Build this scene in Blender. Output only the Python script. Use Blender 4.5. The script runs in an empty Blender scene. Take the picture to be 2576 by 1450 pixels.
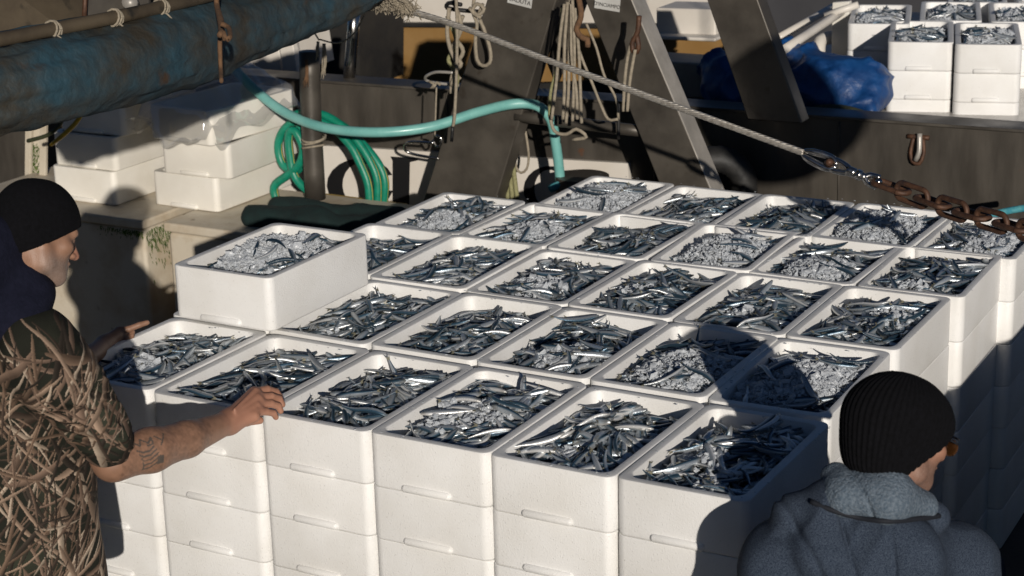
import bpy, math, random
import numpy as np
from mathutils import Vector, Matrix
random.seed(7); rng = np.random.RandomState(11)
S = bpy.context.scene
# ------------------------------------------------------------------ camera
F_PX = 4879.84                                   # focal length in units of a 2576 px wide frame
CAM = np.array([4.145765, -4.362524, 2.043421])
FW = np.array([-0.46827136, 0.83290381, -0.29494606])
RT = np.array([0.87538771, 0.48268028, -0.02675996])
UP = np.array([-0.12007618, 0.27072308, 0.95513911])
cam = bpy.data.cameras.new('camera'); co = bpy.data.objects.new('camera', cam); S.collection.objects.link(co)
cam.sensor_width = 36; cam.lens = 36 * F_PX / 2576; cam.clip_end = 3000
co.matrix_world = Matrix(((RT[0], UP[0], -FW[0], CAM[0]), (RT[1], UP[1], -FW[1], CAM[1]), (RT[2], UP[2], -FW[2], CAM[2]), (0, 0, 0, 1)))
cam.dof.use_dof = True; cam.dof.focus_distance = 6.2; cam.dof.aperture_fstop = 5.6
S.camera = co
# ------------------------------------------------------------------ light
SUN = np.array([.585, -.765, .242]); SUN /= np.linalg.norm(SUN)
w = bpy.data.worlds.new('World'); S.world = w; w.use_nodes = True
nt = w.node_tree; bg = nt.nodes['Background']; sky = nt.nodes.new('ShaderNodeTexSky')
sky.sky_type = 'NISHITA'; sky.sun_disc = False
sky.sun_elevation = math.asin(SUN[2]); sky.sun_rotation = math.atan2(SUN[0], SUN[1])
nt.links.new(sky.outputs[0], bg.inputs[0]); bg.inputs[1].default_value = 0.05; sky.dust_density = .1; sky.air_density = .6; sky.ozone_density = 3.
sd = bpy.data.lights.new('sun', 'SUN'); sd.energy = 5.0; sd.angle = math.radians(.55); sd.color = (1, .925, .83)
so = bpy.data.objects.new('sun', sd); S.collection.objects.link(so)
so.rotation_euler = Vector(SUN).to_track_quat('Z', 'Y').to_euler(); so.location = (8, -10, 6)
S.view_settings.view_transform = 'Standard'; S.view_settings.look = 'None'
S.view_settings.exposure = -.5; S.view_settings.gamma = 1
# ------------------------------------------------------------------ helpers
def ray(u, v): return FW + (u - 1288) / F_PX * RT + (724.8 - v) / F_PX * UP
def at(u, v, d): return CAM + d * ray(u, v)      # a point seen at (u, v), d metres deep
def onz(u, v, z): q = ray(u, v); return CAM + q * ((z - CAM[2]) / q[2])
def ony(u, v, y): q = ray(u, v); return CAM + q * ((y - CAM[1]) / q[1])
def onx(u, v, x): q = ray(u, v); return CAM + q * ((x - CAM[0]) / q[0])
A = np.array
def tag(o, label=None, cat=None, group=None, kind=None):
    if label: o['label'] = label
    if cat: o['category'] = cat
    if group: o['group'] = group
    if kind: o['kind'] = kind
    return o
def mesh(name, V, F, col=None, smooth=True, normals_auto=None):
    me = bpy.data.meshes.new(name)
    V = np.asarray(V, dtype=np.float32)
    if isinstance(F, np.ndarray):
        me.vertices.add(len(V)); me.vertices.foreach_set('co', V.ravel())
        k = F.shape[1]; me.loops.add(F.size); me.loops.foreach_set('vertex_index', F.astype(np.int32).ravel())
        me.polygons.add(len(F)); me.polygons.foreach_set('loop_start', np.arange(0, F.size, k, dtype=np.int32))
        me.update(calc_edges=True); me.validate()
    else:
        me.from_pydata(V.tolist(), [], F); me.update()
    if col is not None:
        at_ = me.color_attributes.new('Col', 'FLOAT_COLOR', 'POINT')
        c = np.ones((len(V), 4), np.float32); c[:, :3] = col[:, :3]
        if col.shape[1] > 3: c[:, 3] = col[:, 3]
        at_.data.foreach_set('color', c.ravel())
    me.polygons.foreach_set('use_smooth', [smooth] * len(me.polygons))
    return me
def empty(name, loc, label, cat, group=None, kind=None):
    o = bpy.data.objects.new(name, None); S.collection.objects.link(o); o.location = loc
    o.empty_display_size = .05
    return tag(o, label, cat, group, kind)
def obj(name, V, F, mat, parent=None, smooth=True, col=None, sharp=None):
    V = np.asarray(V, float)
    if parent is not None: V = V - A(parent.matrix_basis.translation)
    o = bpy.data.objects.new(name, mesh(name, V, F, col, smooth)); S.collection.objects.link(o)
    if mat: o.data.materials.append(mat)
    if parent is not None: o.parent = parent
    if sharp:
        o.data.set_sharp_from_angle(angle=math.radians(sharp))
    return o
class MB:
    def __init__(s): s.V = []; s.F = []; s.n = 0
    def add(s, V, F):
        V = [tuple(v) for v in V]
        s.V += V; s.F += [tuple(i + s.n for i in f) for f in F]; s.n += len(V); return s
    def box(s, lo, hi, b=0):
        (x0, y0, z0), (x1, y1, z1) = lo, hi
        return s.add([(x0,y0,z0),(x1,y0,z0),(x1,y1,z0),(x0,y1,z0),(x0,y0,z1),(x1,y0,z1),(x1,y1,z1),(x0,y1,z1)],
                     [(0,3,2,1),(4,5,6,7),(0,1,5,4),(1,2,6,5),(2,3,7,6),(3,0,4,7)])
    def slab(s, front, ext):                      # front polygon (list of points) pushed along ext
        f = [A(p) for p in front]; n = len(f); e = A(ext)
        V = f + [p + e for p in f]
        nn = np.cross(f[1] - f[0], f[2] - f[0]) @ e
        F = [tuple(range(n))[::(-1 if nn > 0 else 1)], tuple(range(n, 2 * n))[::(1 if nn > 0 else -1)]]
        for i in range(n):
            j = (i + 1) % n; q = (i, j, n + j, n + i); F.append(q if nn > 0 else q[::-1])
        return s.add(V, F)
    def tube(s, pts, r, n=8, step=None, cap=True):
        V, F = tube(pts, r, n, step, cap); return s.add(V, F)
    def build(s, name, mat, parent=None, smooth=False, bevel=0, sharp=None):
        o = obj(name, s.V, s.F, mat, parent, smooth, sharp=sharp)
        if bevel:
            m = o.modifiers.new('b', 'BEVEL'); m.width = bevel; m.segments = 2; m.limit_method = 'ANGLE'
            o.data.polygons.foreach_set('use_smooth', [True] * len(o.data.polygons)); m.harden_normals = True
        return o
def spline(P, step=.02):
    P = [A(p, dtype=float) for p in P]
    if len(P) < 3:
        n = max(2, int(np.linalg.norm(P[1] - P[0]) / step) + 1); return [P[0] + (P[1] - P[0]) * t for t in np.linspace(0, 1, n)]
    Q = [2 * P[0] - P[1]] + P + [2 * P[-1] - P[-2]]; out = []
    for i in range(1, len(Q) - 2):
        n = max(2, int(np.linalg.norm(Q[i + 1] - Q[i]) / step))
        for t in np.arange(n) / n:
            a, b, c, d = Q[i - 1:i + 3]
            out.append(.5 * (2 * b + (c - a) * t + (2 * a - 5 * b + 4 * c - d) * t * t + (3 * b - a - 3 * c + d) * t ** 3))
    return out + [P[-1]]
def tube(pts, r, n=8, step=None, cap=True):
    P = spline(pts, step) if step else [A(p, dtype=float) for p in pts]
    m = len(P); R_ = np.interp(np.linspace(0, 1, m), np.linspace(0, 1, len(r)), r) if hasattr(r, '__len__') else np.full(m, r)
    T = [P[min(i + 1, m - 1)] - P[max(i - 1, 0)] for i in range(m)]; T = [t / (np.linalg.norm(t) + 1e-9) for t in T]
    nrm = np.cross(T[0], [0, 0, 1.]);
    if np.linalg.norm(nrm) < .1: nrm = np.cross(T[0], [1., 0, 0])
    nrm /= np.linalg.norm(nrm); V = []; F = []
    for i in range(m):
        nrm = nrm - T[i] * (nrm @ T[i]); nrm /= np.linalg.norm(nrm) + 1e-9; b = np.cross(T[i], nrm)
        for k in range(n):
            a = 2 * math.pi * k / n; V.append(P[i] + R_[i] * (nrm * math.cos(a) + b * math.sin(a)))
    for i in range(m - 1):
        for k in range(n):
            k2 = (k + 1) % n; F.append((i * n + k, (i + 1) * n + k, (i + 1) * n + k2, i * n + k2)[::-1])
    if cap: F += [tuple(range(n))[::-1], tuple(range((m - 1) * n, m * n))]
    return V, F
# value noise for displacement
_NG = np.random.RandomState(5).rand(32, 32, 32)
def vnoise(P, sc):
    Q = P * sc + 100; I = np.floor(Q).astype(int); t = Q - I; t = t * t * (3 - 2 * t); r = 0
    for a in (0, 1):
        for b in (0, 1):
            for c in (0, 1):
                r = r + _NG[(I[:, 0] + a) % 32, (I[:, 1] + b) % 32, (I[:, 2] + c) % 32] * (t[:, 0] if a else 1 - t[:, 0]) * (t[:, 1] if b else 1 - t[:, 1]) * (t[:, 2] if c else 1 - t[:, 2])
    return r - .5
# signed distance shapes -> quads (naive surface nets)
def cone(a, b, ra, rb):
    a, b = A(a), A(b); d = b - a; L = d @ d
    def f(P):
        t = np.clip((P - a) @ d / L, 0, 1); return np.linalg.norm(P - a - t[:, None] * d, axis=1) - (ra + (rb - ra) * t)
    f.bb = (np.minimum(a, b) - max(ra, rb), np.maximum(a, b) + max(ra, rb)); return f
def ell(c, r, ax=None):
    c = A(c); r = A(r); M = np.eye(3) if ax is None else A(ax)      # rows of M: local axes
    def f(P):
        q = (P - c) @ M.T; k0 = np.linalg.norm(q / r, axis=1); k1 = np.linalg.norm(q / r ** 2, axis=1)
        return k0 * (k0 - 1) / (k1 + 1e-9)
    f.bb = (c - max(r), c + max(r)); return f
def chain(pts, rad):
    return [cone(pts[i], pts[i + 1], rad[i], rad[i + 1]) for i in range(len(pts) - 1)]
def smin(a, b, k):
    h = np.clip(.5 + .5 * (b - a) / k, 0, 1); return b + (a - b) * h - k * h * (1 - h)
def blend(prims, k):
    def f(P):
        r = None
        for p in prims:
            kk = k; q = p
            if isinstance(p, tuple): q, kk = p
            v = q(P)
            if r is None: r = v
            elif kk < 0: r = -smin(-r, v, -kk)                       # carved away
            else: r = smin(r, v, kk)
        return r
    bs = [(p[0] if isinstance(p, tuple) else p).bb for p in prims if not (isinstance(p, tuple) and p[1] < 0)]
    f.bb = (np.min([b[0] for b in bs], axis=0), np.max([b[1] for b in bs], axis=0)); return f
def nets(f, h, pad=.02, noise=None):
    lo, hi = f.bb; lo = lo - pad; hi = hi + pad; n = np.ceil((hi - lo) / h).astype(int) + 1
    g = [lo[i] + h * np.arange(n[i]) for i in range(3)]
    D = np.empty(n)
    Y_, Z_ = np.meshgrid(g[1], g[2], indexing='ij'); yz = np.stack([Y_.ravel(), Z_.ravel()], 1)
    ch = max(1, int(400000 / len(yz)))
    for i0 in range(0, n[0], ch):
        xs = g[0][i0:i0 + ch]; P = np.concatenate([np.repeat(xs, len(yz))[:, None], np.tile(yz, (len(xs), 1))], 1)
        d = f(P)
        if noise: d = d + noise(P)
        D[i0:i0 + ch] = d.reshape(len(xs), n[1], n[2])
    s = D < 0; cs = [(a, b, c) for a in (0, 1) for b in (0, 1) for c in (0, 1)]
    def sh(X, o): return X[o[0]:n[0] - 1 + o[0], o[1]:n[1] - 1 + o[1], o[2]:n[2] - 1 + o[2]]
    cnt = sum(sh(s, o).astype(int) for o in cs); act = (cnt > 0) & (cnt < 8)
    idx = -np.ones(act.shape, int); ij = np.argwhere(act); idx[act] = np.arange(len(ij))
    acc = np.zeros((len(ij), 3)); k = np.zeros(len(ij))
    for a in cs:
        for ax in range(3):
            if a[ax]: continue
            b = list(a); b[ax] = 1
            da = D[ij[:, 0] + a[0], ij[:, 1] + a[1], ij[:, 2] + a[2]]; db = D[ij[:, 0] + b[0], ij[:, 1] + b[1], ij[:, 2] + b[2]]
            m = (da < 0) != (db < 0); t = np.where(m, da / np.where(m, da - db, 1), 0)
            p = np.tile(A(a, float), (len(ij), 1)); p[:, ax] = t; acc += p * m[:, None]; k += m
    V = lo + h * (ij + acc / k[:, None]); Fs = []
    for ax in range(3):
        o1, o2 = [x for x in range(3) if x != ax]
        sl = [slice(1, n[i] - 1) for i in range(3)]; sl[ax] = slice(0, n[ax] - 1); s2 = list(sl); s2[ax] = slice(1, n[ax])
        c = s[tuple(sl)] != s[tuple(s2)]; e = np.argwhere(c); off = A([0 if i == ax else 1 for i in range(3)]); e = e + off
        ins = s[e[:, 0], e[:, 1], e[:, 2]]
        def gi(d1, d2):
            q = e.copy(); q[:, o1] -= d1; q[:, o2] -= d2; return idx[q[:, 0], q[:, 1], q[:, 2]]
        q = np.stack([gi(1, 1), gi(0, 1), gi(0, 0), gi(1, 0)], 1)
        flip = ins if ax != 1 else ~ins
        q[~flip] = q[~flip][:, ::-1]; Fs.append(q)
    return V, np.concatenate(Fs)
def subdiv(V, F):
    E_ = np.concatenate([F[:, [i, (i + 1) % 4]] for i in range(4)]); Es = np.sort(E_, 1); U_, inv = np.unique(Es, axis=0, return_inverse=True); inv = inv.reshape(-1)
    n = len(V); m = len(F); em = (V[U_[:, 0]] + V[U_[:, 1]]) / 2; fc = V[F].mean(1); e = [n + inv[i * m:(i + 1) * m] for i in range(4)]; c = n + len(U_) + np.arange(m)
    return np.concatenate([V, em, fc]), np.concatenate([np.stack([F[:, i], e[i], c, e[(i + 3) % 4]], 1) for i in range(4)])
def onsurf(f, u, v, d0, d1, lift=0.):
    ds = np.linspace(d0, d1, 400); P = CAM + ds[:, None] * ray(u, v); k = np.argmax(f(P) < 0); k = k if k else 250; return P[k] - ray(u, v) * lift
def join(parts):
    V = []; F = []; n = 0
    for v, f in parts: V.append(v); F.append(f + n); n += len(v)
    return np.concatenate(V), np.concatenate(F)
# ------------------------------------------------------------------ materials
def mat(name, c=(.5, .5, .5), rough=.5, metal=0, c2=None, ns=6, nd=6, bump=0, bs=60, rv=0, attr=False, extra=None, spec=.5, stretch=None, thr=(.35, .65)):
    m = bpy.data.materials.new(name); m.use_nodes = True; t = m.node_tree; N = t.nodes; L = t.links
    b = N['Principled BSDF']; b.inputs['Base Color'].default_value = (*c, 1); b.inputs['Roughness'].default_value = rough
    b.inputs['Metallic'].default_value = metal; b.inputs['Specular IOR Level'].default_value = spec
    tc = N.new('ShaderNodeTexCoord'); src = tc.outputs['Object']
    if stretch:
        mp = N.new('ShaderNodeMapping'); mp.inputs['Scale'].default_value = stretch; L.new(src, mp.inputs[0]); src = mp.outputs[0]
    if attr:
        a = N.new('ShaderNodeVertexColor'); a.layer_name = 'Col'; L.new(a.outputs[0], b.inputs['Base Color']); m['a'] = 1
    if c2 is not None:
        n = N.new('ShaderNodeTexNoise'); n.inputs['Scale'].default_value = ns; n.inputs['Detail'].default_value = nd; n.inputs['Roughness'].default_value = .62; L.new(src, n.inputs['Vector'])
        r = N.new('ShaderNodeValToRGB'); r.color_ramp.elements[0].position = thr[0]; r.color_ramp.elements[1].position = thr[1]
        r.color_ramp.elements[0].color = (*c, 1); r.color_ramp.elements[1].color = (*c2, 1); L.new(n.outputs[0], r.inputs[0])
        L.new(r.outputs[0], b.inputs['Base Color'])
        if extra:                                   # third colour in patches of another size
            n2 = N.new('ShaderNodeTexNoise'); n2.inputs['Scale'].default_value = extra[1]; n2.inputs['Detail'].default_value = 8; L.new(tc.outputs['Object'], n2.inputs['Vector'])
            r2 = N.new('ShaderNodeValToRGB'); r2.color_ramp.elements[0].position = extra[2]; r2.color_ramp.elements[1].position = extra[2] + .1
            L.new(n2.outputs[0], r2.inputs[0]); mx = N.new('ShaderNodeMix'); mx.data_type = 'RGBA'
            L.new(r2.outputs[0], mx.inputs[0]); L.new(r.outputs[0], mx.inputs[6]); mx.inputs[7].default_value = (*extra[0], 1); L.new(mx.outputs[2], b.inputs['Base Color'])
    if rv:
        n = N.new('ShaderNodeTexNoise'); n.inputs['Scale'].default_value = ns * 2; n.inputs['Detail'].default_value = 8; L.new(src, n.inputs['Vector'])
        mr = N.new('ShaderNodeMapRange'); mr.inputs[1].default_value = .3; mr.inputs[2].default_value = .7; mr.inputs[3].default_value = max(.03, rough - rv); mr.inputs[4].default_value = min(1, rough + rv)
        L.new(n.outputs[0], mr.inputs[0]); L.new(mr.outputs[0], b.inputs['Roughness'])
    if bump:
        n = N.new('ShaderNodeTexNoise'); n.inputs['Scale'].default_value = bs; n.inputs['Detail'].default_value = 5; L.new(src, n.inputs['Vector'])
        bp = N.new('ShaderNodeBump'); bp.inputs['Strength'].default_value = 1; bp.inputs['Distance'].default_value = bump
        L.new(n.outputs[0], bp.inputs['Height']); L.new(bp.outputs[0], b.inputs['Normal'])
    return m
def foam_mat(name, c, wet):
    m = bpy.data.materials.new(name); m.use_nodes = True; t = m.node_tree; N = t.nodes; L = t.links; b = N['Principled BSDF']
    tc = N.new('ShaderNodeTexCoord'); geo = N.new('ShaderNodeNewGeometry'); pos = geo.outputs['Position']
    b.inputs['Roughness'].default_value = .5; 
    n = N.new('ShaderNodeTexNoise'); n.inputs['Scale'].default_value = 5; n.inputs['Detail'].default_value = 9; L.new(pos, n.inputs[0])
    r = N.new('ShaderNodeValToRGB'); r.color_ramp.elements[0].position = .3; r.color_ramp.elements[1].position = .62
    r.color_ramp.elements[0].color = (c[0] * .9, c[1] * .89, c[2] * .87, 1); r.color_ramp.elements[1].color = (*c, 1); L.new(n.outputs[0], r.inputs[0])
    # small scuffs and dirt flecks
    v2 = N.new('ShaderNodeTexVoronoi'); v2.inputs['Scale'].default_value = 34; L.new(pos, v2.inputs[0])
    rr = N.new('ShaderNodeValToRGB'); rr.color_ramp.elements[0].position = .03; rr.color_ramp.elements[0].color = (.55, .52, .47, 1); rr.color_ramp.elements[1].position = .09; rr.color_ramp.elements[1].color = (1, 1, 1, 1)
    L.new(v2.outputs['Distance'], rr.inputs[0]); mx = N.new('ShaderNodeMix'); mx.data_type = 'RGBA'; mx.blend_type = 'MULTIPLY'; mx.inputs[0].default_value = .45
    L.new(r.outputs[0], mx.inputs[6]); L.new(rr.outputs[0], mx.inputs[7]); L.new(mx.outputs[2], b.inputs['Base Color'])
    oi = N.new('ShaderNodeObjectInfo'); om = N.new('ShaderNodeMapRange'); om.inputs[3].default_value = .93; om.inputs[4].default_value = 1.03; L.new(oi.outputs['Random'], om.inputs[0])
    hs = N.new('ShaderNodeHueSaturation'); L.new(om.outputs[0], hs.inputs['Value']); L.new(mx.outputs[2], hs.inputs['Color']); L.new(hs.outputs[0], b.inputs['Base Color'])
    v = N.new('ShaderNodeTexVoronoi'); v.inputs['Scale'].default_value = 230; L.new(pos, v.inputs[0])
    d = N.new('ShaderNodeTexVoronoi'); d.inputs['Scale'].default_value = 110; L.new(pos, d.inputs[0])
    dr = N.new('ShaderNodeMapRange'); dr.inputs[1].default_value = .22; dr.inputs[2].default_value = .05; dr.inputs[3].default_value = 0; dr.inputs[4].default_value = 1.6 * wet; L.new(d.outputs['Distance'], dr.inputs[0])
    ad = N.new('ShaderNodeMath'); ad.operation = 'SUBTRACT'; L.new(dr.outputs[0], ad.inputs[0]); L.new(v.outputs['Distance'], ad.inputs[1])
    bp = N.new('ShaderNodeBump'); bp.inputs['Distance'].default_value = .0009; bp.inputs['Strength'].default_value = .6; L.new(ad.outputs[0], bp.inputs['Height']); L.new(bp.outputs[0], b.inputs['Normal'])
    if wet:
        rm = N.new('ShaderNodeMapRange'); rm.inputs[3].default_value = .5; rm.inputs[4].default_value = .18; L.new(dr.outputs[0], rm.inputs[0]); L.new(rm.outputs[0], b.inputs['Roughness'])
    return m
M = {}
M['foam'] = foam_mat('foam', (.85, .845, .83), 1.0)
M['foam_dry'] = foam_mat('foam_dry', (.82, .79, .72), 0)
M['steel'] = mat('steel', (.06, .053, .045), .45, .35, c2=(.11, .097, .08), ns=3, bump=.0004, bs=35, rv=.12, extra=((.05, .04, .03), 9, .66))
M['steel_bare_lit'] = mat('steel_bare_lit', (.46, .43, .39), .4, .3, c2=(.32, .3, .27), ns=8, rv=.12, bump=.0004, bs=60)  # bare fittings, and sunlight put into the colour of one beam side
M['steel_bright'] = mat('steel_bright', (.62, .6, .57), .22, 1, c2=(.45, .43, .4), ns=12, rv=.08)
M['bulwark'] = mat('bulwark', (.05, .044, .037), .5, .25, c2=(.095, .083, .068), ns=5, rv=.12, bump=.0008, bs=30, extra=((.13, .055, .025), 11, .7), stretch=(1, 1, .22))
M['rust'] = mat('rust', (.06, .03, .019), .6, .3, c2=(.115, .055, .03), ns=40, bump=.0012, bs=90, extra=((.05, .03, .025), 15, .6))
M['tarp'] = mat('tarp', (.022, .058, .080), .6, 0, c2=(.04, .034, .024), ns=5.5, nd=14, bump=.012, bs=17, extra=((.05, .03, .018), 9, .66), thr=(.36, .66))
M['tarp_light'] = mat('tarp_light', (.02, .09, .15), .6, 0, c2=(.06, .07, .06), ns=4, nd=10, bump=.003, bs=20)
M['blue'] = mat('blue', (.003, .03, .12), .5, 0, c2=(.006, .065, .22), ns=10, bump=.012, bs=14, rv=.12)
M['grime_plate'] = mat('grime_plate', (.06, .045, .03), .6, .2, c2=(.11, .085, .055), ns=5, nd=10, bump=.001, bs=30, extra=((.02, .018, .015), 8, .58))
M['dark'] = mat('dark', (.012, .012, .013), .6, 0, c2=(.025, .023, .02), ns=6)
M['rubber'] = mat('rubber', (.01, .01, .01), .6, 0, c2=(.02, .019, .018), ns=20, bump=.003, bs=25)
M['hull_white'] = mat('hull_white', (.62, .57, .5), .4, 0, c2=(.7, .66, .6), ns=2, rv=.1, extra=((.36, .25, .15), 6, .73))
M['ochre'] = mat('ochre', (.25, .14, .045), .45, 0, c2=(.3, .18, .07), ns=4)
M['deck'] = mat('deck', (.5, .48, .45), .25, 0, c2=(.38, .36, .33), ns=3, rv=.12)
M['deck_stone'] = mat('deck_stone', (.4, .37, .32), .6, 0, c2=(.3, .27, .23), ns=5, bump=.001, bs=40)
M['tub'] = mat('tub', (.56, .5, .4), .55, 0, c2=(.42, .33, .22), ns=6, nd=12, bump=.0015, bs=25, extra=((.16, .1, .05), 9, .66), thr=(.45, .75))
M['algae'] = mat('algae', (.1, .16, .02), .9, 0, c2=(.03, .06, .01), ns=40, bump=.004, bs=90)
M['aqua'] = mat('aqua', (.15, .40, .37), .34, 0, c2=(.21, .48, .44), ns=9, rv=.1, extra=((.16, .28, .24), 7, .68))
M['green'] = mat('green', (.004, .17, .10), .4, 0, c2=(.006, .23, .145), ns=30, bump=.0006, bs=300)
M['yellow'] = mat('yellow', (.5, .34, .02), .5, 0, c2=(.35, .22, .02), ns=30)
M['hazard'] = mat('hazard', (.42, .27, .02), .5, 0, c2=(.3, .19, .02), ns=10)
M['rope'] = mat('rope', (.34, .29, .22), .9, 0, c2=(.22, .19, .14), ns=60, bump=.0015, bs=220)
M['rope_green'] = mat('rope_green', (.3, .29, .15), .9, 0, c2=(.2, .19, .09), ns=90, bump=.002, bs=200)
M['rope_brown'] = mat('rope_brown', (.16, .085, .04), .9, 0, c2=(.1, .055, .03), ns=60, bump=.002, bs=150)
M['rope_blue'] = mat('rope_blue', (.02, .22, .3), .8, 0, c2=(.1, .35, .38), ns=30, bump=.002, bs=100)
M['wire'] = mat('wire', (.55, .52, .47), .33, .55, c2=(.32, .29, .25), ns=60, rv=.1)
M['paint_black'] = mat('paint_black', (.006, .006, .007), .5)
M['cloth_green'] = mat('cloth_green', (.0015, .010, .010), .9, 0, c2=(.0025, .017, .016), ns=20, bump=.002, bs=60)
M['olive'] = mat('olive', (.025, .03, .012), .8, 0, c2=(.045, .05, .02), ns=25, bump=.003, bs=50)
M['concrete'] = mat('concrete', (.075, .072, .068), .8, 0, c2=(.05, .05, .048), ns=2.5, nd=12, bump=.003, bs=60)
M['screen'] = mat('screen', (.05, .05, .055), .8, 0, c2=(.035, .035, .04), ns=1)  # for the added light-cutting walls and the dark backdrop
M['beanie'] = mat('beanie', (.0022, .0022, .003), .95, 0, c2=(.004, .004, .0055), ns=90, bump=.002, bs=250, spec=.15)
M['navy'] = mat('navy', (.006, .007, .016), .95, 0, c2=(.009, .01, .022), ns=60, bump=.002, bs=120, spec=.15)
M['camo'] = mat('camo', attr=True, rough=.9, bump=.0015, bs=300, spec=.15)
M['skin'] = mat('skin', attr=True, rough=.5, bump=.0006, bs=260); M['skin'].node_tree.nodes['Principled BSDF'].inputs['Subsurface Weight'].default_value = .0
M['marl'] = mat('marl', (.013, .021, .038), .95, 0, c2=(.075, .096, .132), ns=420, nd=2, bump=.002, bs=400, spec=.15, thr=(.36, .7))
M['fleece'] = mat('fleece', (.075, .105, .14), .95, 0, c2=(.155, .19, .23), ns=140, nd=3, bump=.006, bs=170, spec=.15)
M['piping'] = mat('piping', (.006, .008, .014), .8)
M['trousers'] = mat('trousers', (.02, .022, .03), .9)
M['glass_brown'] = mat('glass_brown', (.06, .025, .008), .08, 0, spec=.8)
M['gaiter'] = mat('gaiter', attr=True, rough=.9, bump=.001, bs=200)
fm = mat('fish_skin', attr=True, rough=.3, metal=.75, bump=.0008, bs=350); M['fish'] = fm
_N = fm.node_tree.nodes; _b = _N['Principled BSDF']; _vc = [n for n in _N if n.type == 'VERTEX_COLOR'][0]
fm.node_tree.links.new(_vc.outputs['Alpha'], _b.inputs['Metallic'])
_nn = _N.new('ShaderNodeTexNoise'); _nn.inputs['Scale'].default_value = 160; _g = _N.new('ShaderNodeNewGeometry'); fm.node_tree.links.new(_g.outputs['Position'], _nn.inputs[0])
_mr = _N.new('ShaderNodeMapRange'); _mr.inputs[3].default_value = .2; _mr.inputs[4].default_value = .42; fm.node_tree.links.new(_nn.outputs[0], _mr.inputs[0]); fm.node_tree.links.new(_mr.outputs[0], _b.inputs['Roughness'])
ice = mat('ice', (.56, .6, .65), .16, 0, c2=(.76, .79, .82), ns=45, bump=.002, bs=160); M['ice'] = ice
ice.node_tree.nodes['Principled BSDF'].inputs['Transmission Weight'].default_value = .3; ice.node_tree.nodes['Principled BSDF'].inputs['IOR'].default_value = 1.31
# thin clear plastic
pb = bpy.data.materials.new('clear_plastic'); pb.use_nodes = True; _t = pb.node_tree; _t.nodes.remove(_t.nodes['Principled BSDF'])
_tr = _t.nodes.new('ShaderNodeBsdfTransparent'); _gl = _t.nodes.new('ShaderNodeBsdfGlossy'); _gl.inputs['Roughness'].default_value = .09; _gl.inputs['Color'].default_value = (.9, .9, .9, 1)
_df = _t.nodes.new('ShaderNodeBsdfTranslucent'); _df.inputs['Color'].default_value = (.7, .69, .66, 1); _d2 = _t.nodes.new('ShaderNodeBsdfDiffuse'); _d2.inputs['Color'].default_value = (.75, .74, .7, 1)
_m0 = _t.nodes.new('ShaderNodeMixShader'); _m0.inputs[0].default_value = .6; _t.links.new(_df.outputs[0], _m0.inputs[1]); _t.links.new(_d2.outputs[0], _m0.inputs[2])
_m1 = _t.nodes.new('ShaderNodeMixShader'); _m1.inputs[0].default_value = .2; _t.links.new(_tr.outputs[0], _m1.inputs[1]); _t.links.new(_m0.outputs[0], _m1.inputs[2])
_m2 = _t.nodes.new('ShaderNodeMixShader'); _m2.inputs[0].default_value = .2; _t.links.new(_m1.outputs[0], _m2.inputs[1]); _t.links.new(_gl.outputs[0], _m2.inputs[2])
_t.links.new(_m2.outputs[0], _t.nodes['Material Output'].inputs[0]); M['plastic'] = pb
wm = mat('water', (.005, .009, .01), .08, 0, bump=.02, bs=3); M['water'] = wm
# ------------------------------------------------------------------ setting
GZ = -1.17
q = MB().box((-40, -60, GZ - .9), (60, 3.3, GZ)); tag(q.build('quay', M['concrete']), kind='structure')
q = MB(); q.add([(-800, -800, GZ - .8), (800, -800, GZ - .8), (800, 1500, GZ - .8), (-800, 1500, GZ - .8)], [(0, 1, 2, 3)]); tag(q.build('water', M['water']), kind='structure')
# unseen screens added behind the photographer to cut sky light, leaving the sun
for nm, x0, x1 in (('left', -34, 2.2), ('right', 24, 60)):
    sh = empty('sky_screen', ((x0 + x1) / 2, -13, GZ), 'added unseen light-blocking shed behind the photographer, to the ' + nm + ' of the low sun', 'screen')
    q = MB().box((x0, -16, GZ), (x1, -10, GZ + 8.5)); q.build('screen_wall', M['screen'], sh); q = MB().box((x0 - .4, -16.4, GZ + 8.503), (x1 + .4, -9.6, GZ + 8.75)); q.build('screen_top', M['dark'], sh)
# ------------------------------------------------------------------ foam crates
def rrect(x0, y0, x1, y1, r, n=6):
    out = []
    for cx, cy, a0 in ((x1 - r, y1 - r, 0), (x0 + r, y1 - r, 90), (x0 + r, y0 + r, 180), (x1 - r, y0 + r, 270)):
        for k in range(n + 1):
            a = math.radians(a0 + 90 * k / n); out.append((cx + r * math.cos(a), cy + r * math.sin(a)))
    return out
CW, CL, CH = .396, .606, .1664
def crate_mesh(W_, L_, H_, wall=.027):
    # loops from the outside bottom, up and over the rim, down inside; origin = front left rim corner
    loops = [(.010, -H_ + .001, .022), (.0045, -H_ + .001, .026), (.001, -H_ + .0035, .029), (0, -H_ + .008, .030), (0, -.004, .030), (.0006, -.0014, .030),
             (.0018, -.0003, .029), (.003, 0, .028), (wall - .003, 0, .033), (wall - .0008, -.0008, .035), (wall, -.0026, .036), (wall + .004, -.06, .036), (wall + .008, -H_ + .034, .034), (wall + .014, -H_ + .026, .03), (wall + .03, -H_ + .022, .02)]
    V = []; F = []
    for off, z, r in loops: V += [(x, y, z) for x, y in rrect(off, off, W_ - off, L_ - off, r)]
    n = 28
    for i in range(len(loops) - 1):
        for k in range(n): k2 = (k + 1) % n; F.append((i * n + k, i * n + k2, (i + 1) * n + k2, (i + 1) * n + k))
    F.append(tuple(range(n))[::-1]); F.append(tuple(range((len(loops) - 1) * n, len(loops) * n)))
    return V, F
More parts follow.
